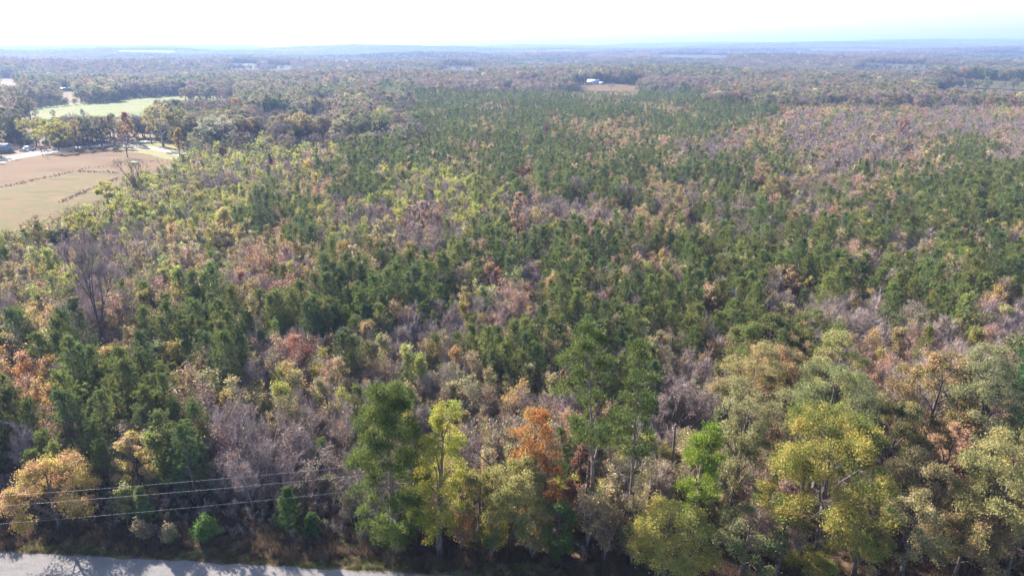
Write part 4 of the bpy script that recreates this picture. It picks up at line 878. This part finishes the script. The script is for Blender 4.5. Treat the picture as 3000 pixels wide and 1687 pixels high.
for cl, lim in LIMIT.items():
    i = np.where((tc == cl) & inview)[0]; i = i[np.argsort(-(tH[i]/dep[i]))][:lim]
    recs = {}
    for j in i:
        d = np.hypot(mpos[:, 0]-tx[j], mpos[:, 1]-ty_[j]); h = int(d.argmin()); v = np.array([tx[j], ty_[j]])-mpos[h]
        rel = ('right of', 'left of')[int(v[0] < 0)] if abs(v[0]) > abs(v[1]) else ('behind', 'in front of')[int(v[1] < 0)]
        recs.setdefault((h, rel, TREES[j][3]), []).append((d[h], j))
    for (h, rel, col), lst in recs.items():
        lst.sort()
        for n_, (dd, j) in enumerate(lst):
            base = '%s %s' % (WORD[col], NOUN[cl])
            if n_ < len(ORD): lb = '%s %s %s %s' % (ORD[n_], base, rel, mk[h]); gp = GROUP[cl]
            else: lb = 'outer %s far %s %s' % (base, rel, mk[h]); gp = 'outer %ss far %s %s' % (base, rel, mk[h])
            pr = PM[cl][int(rng.integers(len(PM[cl])))]
            t = thing(NAME[cl], lb, 'tree', (tx[j], ty_[j], tz[j]-.03), rz[j], gp, tS[j]); t.rotation_euler = (tilt[j, 0], tilt[j, 1], rz[j])
            link('trunk' if cl in ('pine', 'oak', 'bigbare') else 'branches', pr[0], t); cr_ = link('crown' if cl != 'bigbare' else 'branches', pr[1], t); tinted(cr_, t1[j], t2[j])
            single[j] = True

# the rest of the woods, too many to count: scattered copies over points
def scatter(name, P, rot, scl, idx, a1, a2, meshes):
    n = len(P)
    if not n: return
    me = bpy.data.meshes.new(name); me.vertices.add(n); me.vertices.foreach_set('co', np.asarray(P, np.float32).ravel())
    for nm, ty, arr, f in (('inst', 'INT', np.asarray(idx, np.int32), 'value'), ('rot', 'FLOAT_VECTOR', np.asarray(rot, np.float32), 'vector'), ('scl', 'FLOAT', np.asarray(scl, np.float32), 'value'),
                           ('tint', 'FLOAT_VECTOR', np.asarray(a1, np.float32), 'vector'), ('tint2', 'FLOAT_VECTOR', np.asarray(a2, np.float32), 'vector')):
        q = me.attributes.new(nm, ty, 'POINT'); q.data.foreach_set(f, arr.ravel())
    me.update()
    pc = bpy.data.collections.new(name+'_kinds')
    for i, m in enumerate(meshes):
        o = bpy.data.objects.new('%s_kind_%02d' % (name, i), m); pc.objects.link(o)
    ng = bpy.data.node_groups.new(name, 'GeometryNodeTree')
    ng.interface.new_socket('Geometry', in_out='INPUT', socket_type='NodeSocketGeometry'); ng.interface.new_socket('Geometry', in_out='OUTPUT', socket_type='NodeSocketGeometry')
    A = ng.nodes.new; gi = A('NodeGroupInput'); go = A('NodeGroupOutput'); mp = A('GeometryNodeMeshToPoints'); ip = A('GeometryNodeInstanceOnPoints'); ci = A('GeometryNodeCollectionInfo')
    ci.inputs['Collection'].default_value = pc; ci.inputs['Separate Children'].default_value = True; ci.inputs['Reset Children'].default_value = True
    def na(nm, ty): q = A('GeometryNodeInputNamedAttribute'); q.data_type = ty; q.inputs[0].default_value = nm; return [o for o in q.outputs if o.enabled][0]
    L = ng.links.new
    L(gi.outputs[0], mp.inputs[0]); L(mp.outputs[0], ip.inputs['Points']); L(ci.outputs[0], ip.inputs['Instance']); ip.inputs['Pick Instance'].default_value = True
    L(na('inst', 'INT'), ip.inputs['Instance Index']); L(na('rot', 'FLOAT_VECTOR'), ip.inputs['Rotation']); L(na('scl', 'FLOAT'), ip.inputs['Scale']); L(ip.outputs[0], go.inputs[0])
    o = link(name, me, kind='stuff'); md = o.modifiers.new('scatter', 'NODES'); md.node_group = ng
    return o
JM = {k: [joined(p) for p in lst] for k, lst in PROTO.items() if k[1] > 0}
rest = ~single
SN = dict(pine='pine_wood', leafy='hardwood_thicket', sparse='sapling_thicket', twiggy='leafless_thicket', oak='distant_oak_wood', bigbare='distant_leafless_wood')
for cl in SIZE:
    i = np.where((tc == cl) & rest)[0]
    meshes = JM[(cl, 1)]+JM.get((cl, 2), []); n1 = len(JM[(cl, 1)]); n2 = len(meshes)-n1
    far = (dep[i] > (260 if cl not in ('oak', 'bigbare') else 330)) & (n2 > 0)
    idx = np.where(far, n1+rng.integers(0, max(n2, 1), len(i)), rng.integers(0, n1, len(i)))
    rot = np.stack([tilt[i, 0], tilt[i, 1], rz[i]], 1)
    scatter(SN[cl], np.stack([tx[i], ty_[i], tz[i]-.03], 1), rot, tS[i], idx, t1[i], t2[i], meshes)
# far woods to the horizon
PATCH = [far_patch(40+i).mesh('patch', [LEAFCOARSE, BARK]) for i in range(6)]
FX, FY = [], []
for s, d0, d1 in ((40, 2250, 4200), (56, 4200, 7600), (58, 7600, 11800)):
    X, Y = grid(s, d0, d1, 1.03); FX.append(X); FY.append(Y)
FX = np.concatenate(FX); FY = np.concatenate(FY); ok = free(FX, FY, 0)
for poly in CLEAR[:len(SPOTS)]:
    cc = np.array(poly).mean(0); ext = np.array(poly)-cc; ok &= ~inpoly(FX, FY, [tuple(cc+e*1.25) for e in ext])
FX, FY = FX[ok], FY[ok]; hid = unhidden(FX, FY, np.full(len(FX), 11.0), np.full(len(FX), 20.0)); FX, FY = FX[hid], FY[hid]
n = len(FX); k = .25+.5*rng.random(n)+.42*np.sin(FX/520+1+np.sin(FY/700))*np.cos(FY/230)+.2*np.sin(FX/190-FY/150)
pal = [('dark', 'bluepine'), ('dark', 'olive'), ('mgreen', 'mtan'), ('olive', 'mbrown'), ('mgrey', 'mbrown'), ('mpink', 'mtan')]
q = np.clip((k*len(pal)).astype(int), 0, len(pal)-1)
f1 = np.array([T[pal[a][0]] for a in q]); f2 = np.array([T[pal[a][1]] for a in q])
scatter('far_woods', np.stack([FX, FY, hgt(FX, FY)-.4], 1), np.stack([np.zeros(n), np.zeros(n), rng.random(n)*6.28], 1), rng.uniform(.9, 1.25, n), rng.integers(0, 6, n), f1, f2, PATCH)
# undergrowth between the trees, and brush along the ditches
X, Y = grid(1.35, 52, 170); t = roadside(X, Y); px, py, dd = project(np.stack([X, Y, X*0], -1))
m = (t > np.where(px < 1010, 2.6, 2.6)+rng.random(len(X))*1.5) & ((t < 26) | (rng.random(len(X)) < .5)) & free(X, Y, 0); X, Y, t = X[m], Y[m], t[m]
kk = pick(np.full(len(X), 'U'), MIX); uidx = rng.integers(0, 6, len(X)); low = [JM[('sparse', 1)], JM[('twiggy', 1)]]; lm = (low[0]+low[1])[:6]
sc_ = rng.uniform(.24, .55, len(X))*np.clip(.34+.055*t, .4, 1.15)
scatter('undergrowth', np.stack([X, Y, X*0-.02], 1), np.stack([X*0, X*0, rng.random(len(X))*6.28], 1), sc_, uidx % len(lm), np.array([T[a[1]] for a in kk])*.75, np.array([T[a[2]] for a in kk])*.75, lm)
def along(pxs, step, jit):
    w_ = [np.array(at(*p)[:2]) for p in pxs]; out = []
    for a, b in zip(w_[:-1], w_[1:]):
        n_ = max(1, int(np.linalg.norm(b-a)/step)); out += [a+(b-a)*(i/n_)+rng.normal(size=2)*jit for i in range(n_)]
    return np.array(out)
DB = np.concatenate([along([(0, 548), (50, 541), (100, 528), (160, 516), (225, 503), (300, 505), (350, 507)], .34, .9), along([(180, 592), (215, 578), (250, 560), (310, 540), (345, 522)], .3, .8), along([(235, 498), (300, 490), (345, 484), (370, 470)], 1.1, 1.2), along([(400, 480), (460, 470), (520, 480)], .8, 2.0)])
n = len(DB); om = JM[('oak', 2)]; scatter('ditch_brush', np.column_stack([DB, np.full(n, -.12)]), np.stack([np.zeros(n), np.zeros(n), rng.random(n)*6.28], 1), rng.uniform(.02, .055, n), rng.integers(0, len(om), n), np.tile(T['brown']*.55, (n, 1)), np.tile(T['tan']*.5, (n, 1)), om)
HD = np.concatenate([along([(60, 326), (140, 316), (230, 308), (350, 302)], 4, 2.5), along([(350, 293), (400, 292), (440, 291)], 14, 3), along([(100, 345), (160, 345), (250, 343), (300, 345)], 16, 3), along([(345, 285), (450, 279), (560, 274), (690, 272)], 4, 3), along([(40, 427), (150, 428), (250, 425), (330, 420)], .9, 1.6)])
n = len(HD); ol = JM[('oak', 1)]; scatter('hedgerow', np.column_stack([HD, hgt(HD[:, 0], HD[:, 1])]), np.stack([np.zeros(n), np.zeros(n), rng.random(n)*6.28], 1), np.where(np.hypot(HD[:, 0], HD[:, 1]) < 480, .45, 1)*rng.uniform(.25, .5, n), rng.integers(0, len(ol), n), np.tile(T['green']*.8, (n, 1)), np.tile(T['olive'], (n, 1)), ol)

# grass and weeds along the road
def tuft(seed, n, hgt_, sprd, w_):
    r = np.random.default_rng(seed); g = Geo(); C = np.column_stack([r.normal(size=(n, 2))*sprd, np.zeros(n)]); D = np.column_stack([r.normal(size=(n, 2))*.45, np.ones(n)])
    spikes(g, C, D, hgt_, w_, r, 0); return g.mesh('tuft', [LEAF])
TU = [tuft(1, 60, .28, .22, .03), tuft(2, 50, .40, .18, .03), tuft(3, 45, .9, .16, .035), tuft(4, 40, 1.2, .2, .04)]
n = 4500; s = rng.uniform(-75, 75, n); t = 9.8*rng.random(n)**1.4; P = RA+rd*(s[:, None]+50)-rn*(t[:, None]+.25)
near = t < 1.0+.9*np.sin(s*.4); gi_ = np.where(near | (rng.random(n) < .35), rng.integers(0, 2, n), rng.integers(2, 4, n))
ga = np.where((near & (rng.random(n) < .7))[:, None], c3(.10, .105, .035), c3(.11, .075, .05))*np.exp(rng.normal(size=(n, 1))*.25)
scatter('verge_grass', np.column_stack([P, np.full(n, .01)]), np.stack([s*0, s*0, rng.random(n)*6.28], 1), rng.uniform(.6, 1.3, n), gi_, ga, ga*1.25, TU)

# ------------------------------------------------------------------ buildings, vehicles, poles and wires
WH = plain('white_paint', (.6, .6, .6), .4); GW = plain('blue_grey_siding', (.22, .27, .32), .5, var=.06); MR = plain('metal_roof', (.50, .52, .55), .35, .6, .3, .08)
GR = plain('shingle_roof', (.20, .21, .23), .8); BR_ = plain('blue_roof', (.26, .31, .38), .5); GL = plain('window_glass', (.04, .05, .06), .08, .9); TR = plain('trim', (.6, .6, .6), .5)
RB_ = plain('tyre', (.02, .02, .02), .8); CH = plain('rim', (.5, .5, .52), .3, .5, .8); LT = plain('lamp_lens', (.55, .5, .45), .2); TL = plain('tail_lens', (.35, .02, .02), .3)
WD = plain('pole_wood', (.12, .10, .085), .85); CB = plain('cable', (.38, .38, .40), .4, .5, .3); CR = plain('ceramic', (.14, .12, .11), .3); PW = plain('pale_wall', (.52, .53, .54), .7)
def house(name, label, cat, loc, rz, W, D, Hw, Hr, wall, roof, wins=(), door=None, chimney=None, eave=.4):
    t = thing(name, label, cat, loc, rz)
    g = Geo(); prism(g, [(-D/2, 0), (D/2, 0), (D/2, Hw), (0, Hw+Hr), (-D/2, Hw)], -W/2, W/2); V = g.V[0].copy(); g.V[0] = np.stack([V[:, 1], V[:, 0], V[:, 2]], 1)
    part('wall', g, [wall], t)
    g = Geo(); sl = Hr/(D/2)
    for s in (-1, 1):
        y0, z0 = s*(D/2+eave), Hw-sl*eave+.03; a = [(-W/2-eave, y0, z0), (W/2+eave, y0, z0), (W/2+eave, 0, Hw+Hr+.03), (-W/2-eave, 0, Hw+Hr+.03)]
        V = np.array(a+[(x, y, z+.16) for x, y, z in a]); g.add(V, [(0, 1, 2), (0, 2, 3), (4, 6, 5), (4, 7, 6), (0, 4, 5), (0, 5, 1), (1, 5, 6), (1, 6, 2), (3, 2, 6), (3, 6, 7), (0, 3, 7), (0, 7, 4)])
    rf = part('roof', g, [roof], t)
    if chimney is not None: g = Geo(); box(g, (chimney-.4, -.4, Hw+Hr*.5), (chimney+.4, .4, Hw+Hr+.9)); part('chimney', g, [plain('brick', (.25, .12, .09), .9)], rf)
    for (u, z, w_, h_, face) in wins:
        fr = Geo(); pn = Geo()
        if face == 'f': box(fr, (u-w_/2-.1, -D/2-.05, z-.1), (u+w_/2+.1, -D/2+.02, z+h_+.1)); box(pn, (u-w_/2, -D/2-.07, z), (u+w_/2, -D/2-.045, z+h_))
        else: s = 1 if face == 'r' else -1; a, b = sorted((s*(W/2+.05), s*(W/2-.02))); box(fr, (a, u-w_/2-.1, z-.1), (b, u+w_/2+.1, z+h_+.1)); a, b = sorted((s*(W/2+.045), s*(W/2+.07))); box(pn, (a, u-w_/2, z), (b, u+w_/2, z+h_))
        f = part('window', fr, [TR], t); part('pane', pn, [GL], f)
    if door is not None:
        u, w_, h_ = door; g = Geo(); box(g, (u-w_/2, -D/2-.06, .02), (u+w_/2, -D/2+.02, h_)); d = part('door', g, [TR], t); g = Geo(); box(g, (u+w_/2-.2, -D/2-.12, h_*.45), (u+w_/2-.1, -D/2-.062, h_*.5)); part('handle', g, [CH], d)
    return t
def building_at(px, py): l = at(px, py); return l, math.hypot(l[0], l[1])
l, d = building_at(-22, 447)
house('farm_shed', 'blue-grey metal shed with a pale metal roof at the left edge of the picture', 'shed', l, .10, 16.5, 7.0, 3.3, 1.0, GW, MR, [(4.0, 1.1, 1.1, 1.1, 'f'), (-.8, 1.1, 1.0, 1.1, 'f'), (0.2, 1.1, 1.1, 1.0, 'r')], (1.6, 1.0, 2.1), None)
l, d = building_at(628, 436); l = (l[0], l[1]+5, l[2])
house('farmhouse', 'pale grey house half hidden behind the silvery oak by the driveway', 'house', l, .12, 17, 9, 3.6, 2.6, PW, GR, [(-6, 1, 1.2, 1.4, 'f'), (-3.2, 1, 1.2, 1.4, 'f'), (3, 1, 1.2, 1.4, 'f'), (6, 1, 1.2, 1.4, 'f'), (0, 1, 1.2, 1.4, 'l')], (0, 1.1, 2.1), 5)
l, d = building_at(202, 267)
house('ranch_house', 'long low white house at the far end of the tan field on the left', 'house', l, .05, 14.5, 8, 2.9, 1.6, WH, MR, [(-5, 1, 1.3, 1.2, 'f'), (-2.2, 1, 1.3, 1.2, 'f'), (2.4, 1, 1.3, 1.2, 'f'), (5, 1, 1.3, 1.2, 'f')], (0, 1.1, 2.1))
l, d = building_at(1738, 249)
house('farmhouse', 'white farmhouse with a blue-grey roof in the distant clearing', 'house', l, -.25, 16, 9, 3.4, 3.2, WH, BR_, [(-5, 1, 1.3, 1.4, 'f'), (-2, 1, 1.3, 1.4, 'f'), (3, 1, 1.3, 1.4, 'f'), (5.8, 1, 1.3, 1.4, 'f'), (0, 1.2, 1.3, 1.6, 'l')], (.5, 1.2, 2.2), 3)
l, d = building_at(1761, 250); house('farm_shed', 'small white outbuilding right of the distant white farmhouse', 'shed', l, .2, 4.5, 4, 2.8, 1.2, WH, MR, [(1.2, 1, .8, .8, 'f')], (-.8, 1, 2))
for px, py, wp, lb, k in [(438+72, 182, 30, 'long white barn in the hazy distance at the left', 'barn'), (566, 193, 14, 'white farm building right of the hazy long barn', 'barn'), (1126, 206, 20, 'white barn in the distant woods left of centre', 'barn'), (1153, 207, 8, 'small white shed beside the distant barn left of centre', 'shed'),
       (1478, 174, 34, 'long pale barn in the far centre', 'barn'), (1521, 172, 9, 'small white shed right of the long pale barn', 'shed'), (1604, 171, 9, 'tiny white house on the edge of the far pale pasture', 'house'), (2684, 187, 13, 'white-roofed house at the end of the far pale field', 'house'),
       (2706, 188, 6, 'tiny white shed right of the white-roofed house', 'shed'), (2641, 149, 12, 'white roof among far trees on the right ridge', 'barn'), (2662, 148, 5, 'tiny white hut on the right ridge', 'shed'), (26, 162, 14, 'white building far off in the haze at the left edge', 'barn')]:
    l, d = building_at(px, py); W_ = max(6, wp/FOC*d)
    house('far_barn' if k == 'barn' else 'far_house' if k == 'house' else 'far_shed', lb, k, l, rng.normal()*.1, W_, min(12, W_*.6), 3.6, 2.2, WH, MR, [(-W_*.3, 1, 1.4, 1.2, 'f'), (W_*.3, 1, 1.4, 1.2, 'f')], (0, 2.6, 2.6))
    hw = wp/2+1; PROTECT.append((rect(px-hw, py-6/d*FOC*.9, px+hw, py), d-2))

def car(name, label, cat, loc, rz, L=4.6, W=1.8, paint=None, kind='car', group=None):
    t = thing(name, label, cat, loc, rz, group)
    pr_ = dict(car=[(-.5, .28), (.5, .28), (.5, .62), (.47, .72), (.22, .86), (-.36, .90), (-.49, .80)], van=[(-.5, .32), (.5, .32), (.5, .95), (.45, 1.08), (.31, 1.14), (-.49, 1.14)])[kind]
    g = Geo(); prism(g, [(x*L, z) for x, z in pr_], -W/2, W/2); part('body', g, [paint], t)
    cb = dict(car=[(-.36, .89), (.21, .85), (.09, 1.36), (-.22, 1.40)], van=[(-.49, 1.13), (.33, 1.13), (.22, 1.72), (-.47, 1.86)])[kind]
    g = Geo(); prism(g, [(x*L, z) for x, z in cb], -W/2+.09, W/2-.09); c_ = part('cabin', g, [GL], t)
    zt = cb[2][1]; g = Geo(); prism(g, [(cb[3][0]*L-.02, cb[3][1]), (cb[2][0]*L+.02, zt), (cb[2][0]*L, zt+.07), (cb[3][0]*L, cb[3][1]+.07)], -W/2+.07, W/2-.07); part('roof', g, [paint], t)
    if kind == 'van':
        g = Geo(); prism(g, [(-.493*L, 1.1), (-.02*L, 1.1), (-.03*L, 1.80), (-.475*L, 1.88)], -W/2+.06, W/2-.06); part('side_panel', g, [paint], t)
    for sx in (-.31, .31):
        for sy in (-1, 1):
            g = Geo(); cyl(g, (sx*L, sy*(W/2-.1), .33), (0, 1, 0), .33, .22); w_ = part('wheel', g, [RB_], t); g = Geo(); cyl(g, (sx*L, sy*(W/2+.015), .33), (0, 1, 0), .19, .02, 10); part('rim', g, [CH], w_)
    for sy in (-1, 1):
        g = Geo(); box(g, (L/2, sy*W*.36-.16, .6), (L/2+.03, sy*W*.36+.16, .74)); part('headlight', g, [LT], t)
        g = Geo(); box(g, (-L/2-.03, sy*W*.38-.12, .62), (-L/2, sy*W*.38+.12, .8)); part('tail_light', g, [TL], t)
    return t
P_W = plain('car_white', (.70, .72, .73), .25, .6, var=.03); P_B = plain('car_pale_blue', (.42, .56, .62), .25, .6, var=.03); P_D = plain('car_dark', (.05, .055, .07), .2, .6, var=.03); P_S = plain('car_silver', (.42, .47, .55), .25, .6, var=.03)
def lift(l): return (l[0], l[1], l[2]+.03)
car('parked_van', 'pale blue and white van parked in the farmyard behind the white car', 'van', lift(at(88, 440)), -.10, 5.6, 2.0, P_B, 'van')
car('parked_car', 'white car parked in the farmyard in front of the pale blue van', 'car', lift(at(70, 444)), math.pi-.12, 4.6, 1.8, P_W)
car('parked_car', 'silver-blue car parked at the end of the driveway beside the gold-orange cone tree', 'car', lift(at(548, 442)), -.5, 4.7, 1.85, P_S)
car('parked_pickup', 'dark vehicle parked beyond the row of trees behind the lawn', 'car', lift(at(411, 387)), .1, 5.2, 1.9, P_D, 'van')
# covered trailer in the brush at the field corner
t = thing('utility_trailer', 'white covered trailer in the brush right of the yellow-edged field tree', 'trailer', at(396, 483), .1)
g = Geo(); prism(g, [(-1.6, .6), (1.6, .6), (1.5, 1.2), (.9, 1.45), (-1.0, 1.45), (-1.55, 1.15)], -.9, .9); part('cover', g, [P_W], t)
g = Geo(); box(g, (-1.6, -.85, .45), (1.6, .85, .6)); box(g, (1.6, -.05, .48), (2.6, .05, .56)); part('frame', g, [P_D], t)
for sy in (-1, 1): g = Geo(); cyl(g, (0, sy*.95, .33), (0, 1, 0), .33, .18); part('wheel', g, [RB_], t)
# white farm tank and lattice mast
l = at(1920, 273); t = thing('storage_tank', 'small white upright tank standing in the distant woods', 'tank', l); g = Geo(); cyl(g, (0, 0, 4.0), (0, 0, 1), 1.0, 4.4, 16); part('shell', g, [WH], t)
g = Geo(); segs(g, [[0, 0, 6.2]], [[0, 0, 6.8]], 1.0, .2, 16); part('cap', g, [WH], t); g = Geo()
for a in range(4): segs(g, [[math.cos(a*1.57)*.7, math.sin(a*1.57)*.7, 0]], [[math.cos(a*1.57)*.7, math.sin(a*1.57)*.7, 1.85]], .12, .12, 5)
part('stand', g, [MR], t)
l = at(2317, 156); Ht = top_height(l, 122) if True else 60
t = thing('radio_mast', 'thin lattice radio mast on the skyline at the right', 'mast', l); Ht = max(30, Ht if Ht < 59 else 75)
g = Geo(); w0 = 1.6
for a in range(3): segs(g, [[math.cos(a*2.094)*w0, math.sin(a*2.094)*w0, 0]], [[math.cos(a*2.094)*.8, math.sin(a*2.094)*.8, Ht]], .25, .2, 4)
for k in range(24):
    z0, z1 = Ht*k/24, Ht*(k+1)/24; f = lambda z: w0+(.8-w0)*z/Ht
    for a in range(3): b = (a+1) % 3; segs(g, [[math.cos(a*2.094)*f(z0), math.sin(a*2.094)*f(z0), z0]], [[math.cos(b*2.094)*f(z1), math.sin(b*2.094)*f(z1), z1]], .12, .12, 3)
part('lattice', g, [P_D], t); g = Geo(); segs(g, [[0, 0, Ht-1]], [[0, 0, Ht+5]], .12, .05, 4); part('antenna', g, [P_D], t)
def utility_pole(label, loc, H, arm=2.2, rz=0.0, mat=None, lean=0.0, brace=False, name='utility_pole'):
    t = thing(name, label, 'utility pole', loc, rz); t.rotation_euler = (0, lean, rz)
    g = Geo(); segs(g, [[0, 0, 0]], [[0, 0, H]], .17, .12, 10); segs(g, [[0, 0, H]], [[0, 0, H+.01]], .12, .001, 10); part('post', g, [mat or WD], t)
    if arm:
        g = Geo(); box(g, (-arm/2, .12, H-.75), (arm/2, .22, H-.63)); part('crossarm', g, [WD], t)
        for u in (-arm/2+.1, 0.0, arm/2-.1): g = Geo(); cyl(g, (u, .17, H-.53), (0, 0, 1), .06, .2, 8); part('insulator', g, [CR], t)
        if brace: g = Geo(); cyl(g, (.0, -.32, H-1.6), (0, 0, 1), .22, .8, 12); part('transformer', g, [TR], t)
    if brace: g = Geo(); segs(g, [[1.5, .3, 0]], [[.1, 0, H*.8]], .10, .08, 6); part('brace', g, [mat or WD], t)
    return t
l = at(125, 457); utility_pole('leaning wooden utility pole with a crossarm beside the gravel road', l, top_height(l, 398), 2.4, .3, GBARK, -.05, True)
l = at(554, 431); utility_pole('pale utility pole beside the car at the end of the driveway', l, top_height(l, 391), 0, 0, WH)
l = at(1712, 252); utility_pole('thin pale pole left of the distant white farmhouse', l, 8.5, 1.6, 0, WH)
l = at(5, 463); utility_pole('short pole in the dry grass in front of the blue-grey shed', l, 3.5, 0, 0, WD, .02)
tp = np.array(at_z(1979, 1243, 9.6)); l = (tp[0], tp[1], 0.0); utility_pole('weathered roadside utility pole with a lamp bracket behind the lime green pine', l, 9.6, 1.3, 1.5, WD)
PR_ = np.array(l); BLOCK.append((l[0], l[1], 1.0))
def on_ray(px, py, y):   # point on the sight line at distance y ahead
    dx, dy, dz = (px-1500)/FOC, cp+(843.5-py)/FOC*sp, -sp+(843.5-py)/FOC*cp; k = y/dy; return np.array([k*dx, y, CAMH+k*dz])
WIRES = []
for (pl, pr, yl, yr, sag, rad, lb) in [((0, 1452), (1979, 1266), 56.6, PR_[1]-.3, .75, .016, 'uppermost of the three power lines crossing the roadside'), ((0, 1481), (1979, 1293), 56.6, PR_[1]-.1, .75, .018, 'middle one of the three power lines crossing the roadside'), ((0, 1533), (1979, 1325), 55.8, PR_[1], .9, .013, 'lowest and thinnest of the three power lines crossing the roadside')]:
    a, b = on_ray(*pl, yl), on_ray(*pr, yr); a = a+(a-b)*.12; f = np.linspace(0, 1, 41)[:, None]; P = a+(b-a)*f; P[:, 2] -= (sag*4*f*(1-f))[:, 0]-sag*.35
    WIRES.append(P); rad *= .56; g = Geo(); poly_tube(g, P, np.full(41, rad), 5); o = link('power_line', g.mesh('power_line', [CB])); o['label'] = lb; o['category'] = 'cable'; o['group'] = 'power lines along the road'

tot = sum(len(m.polygons) for m in bpy.data.meshes); print('TRIS', tot)
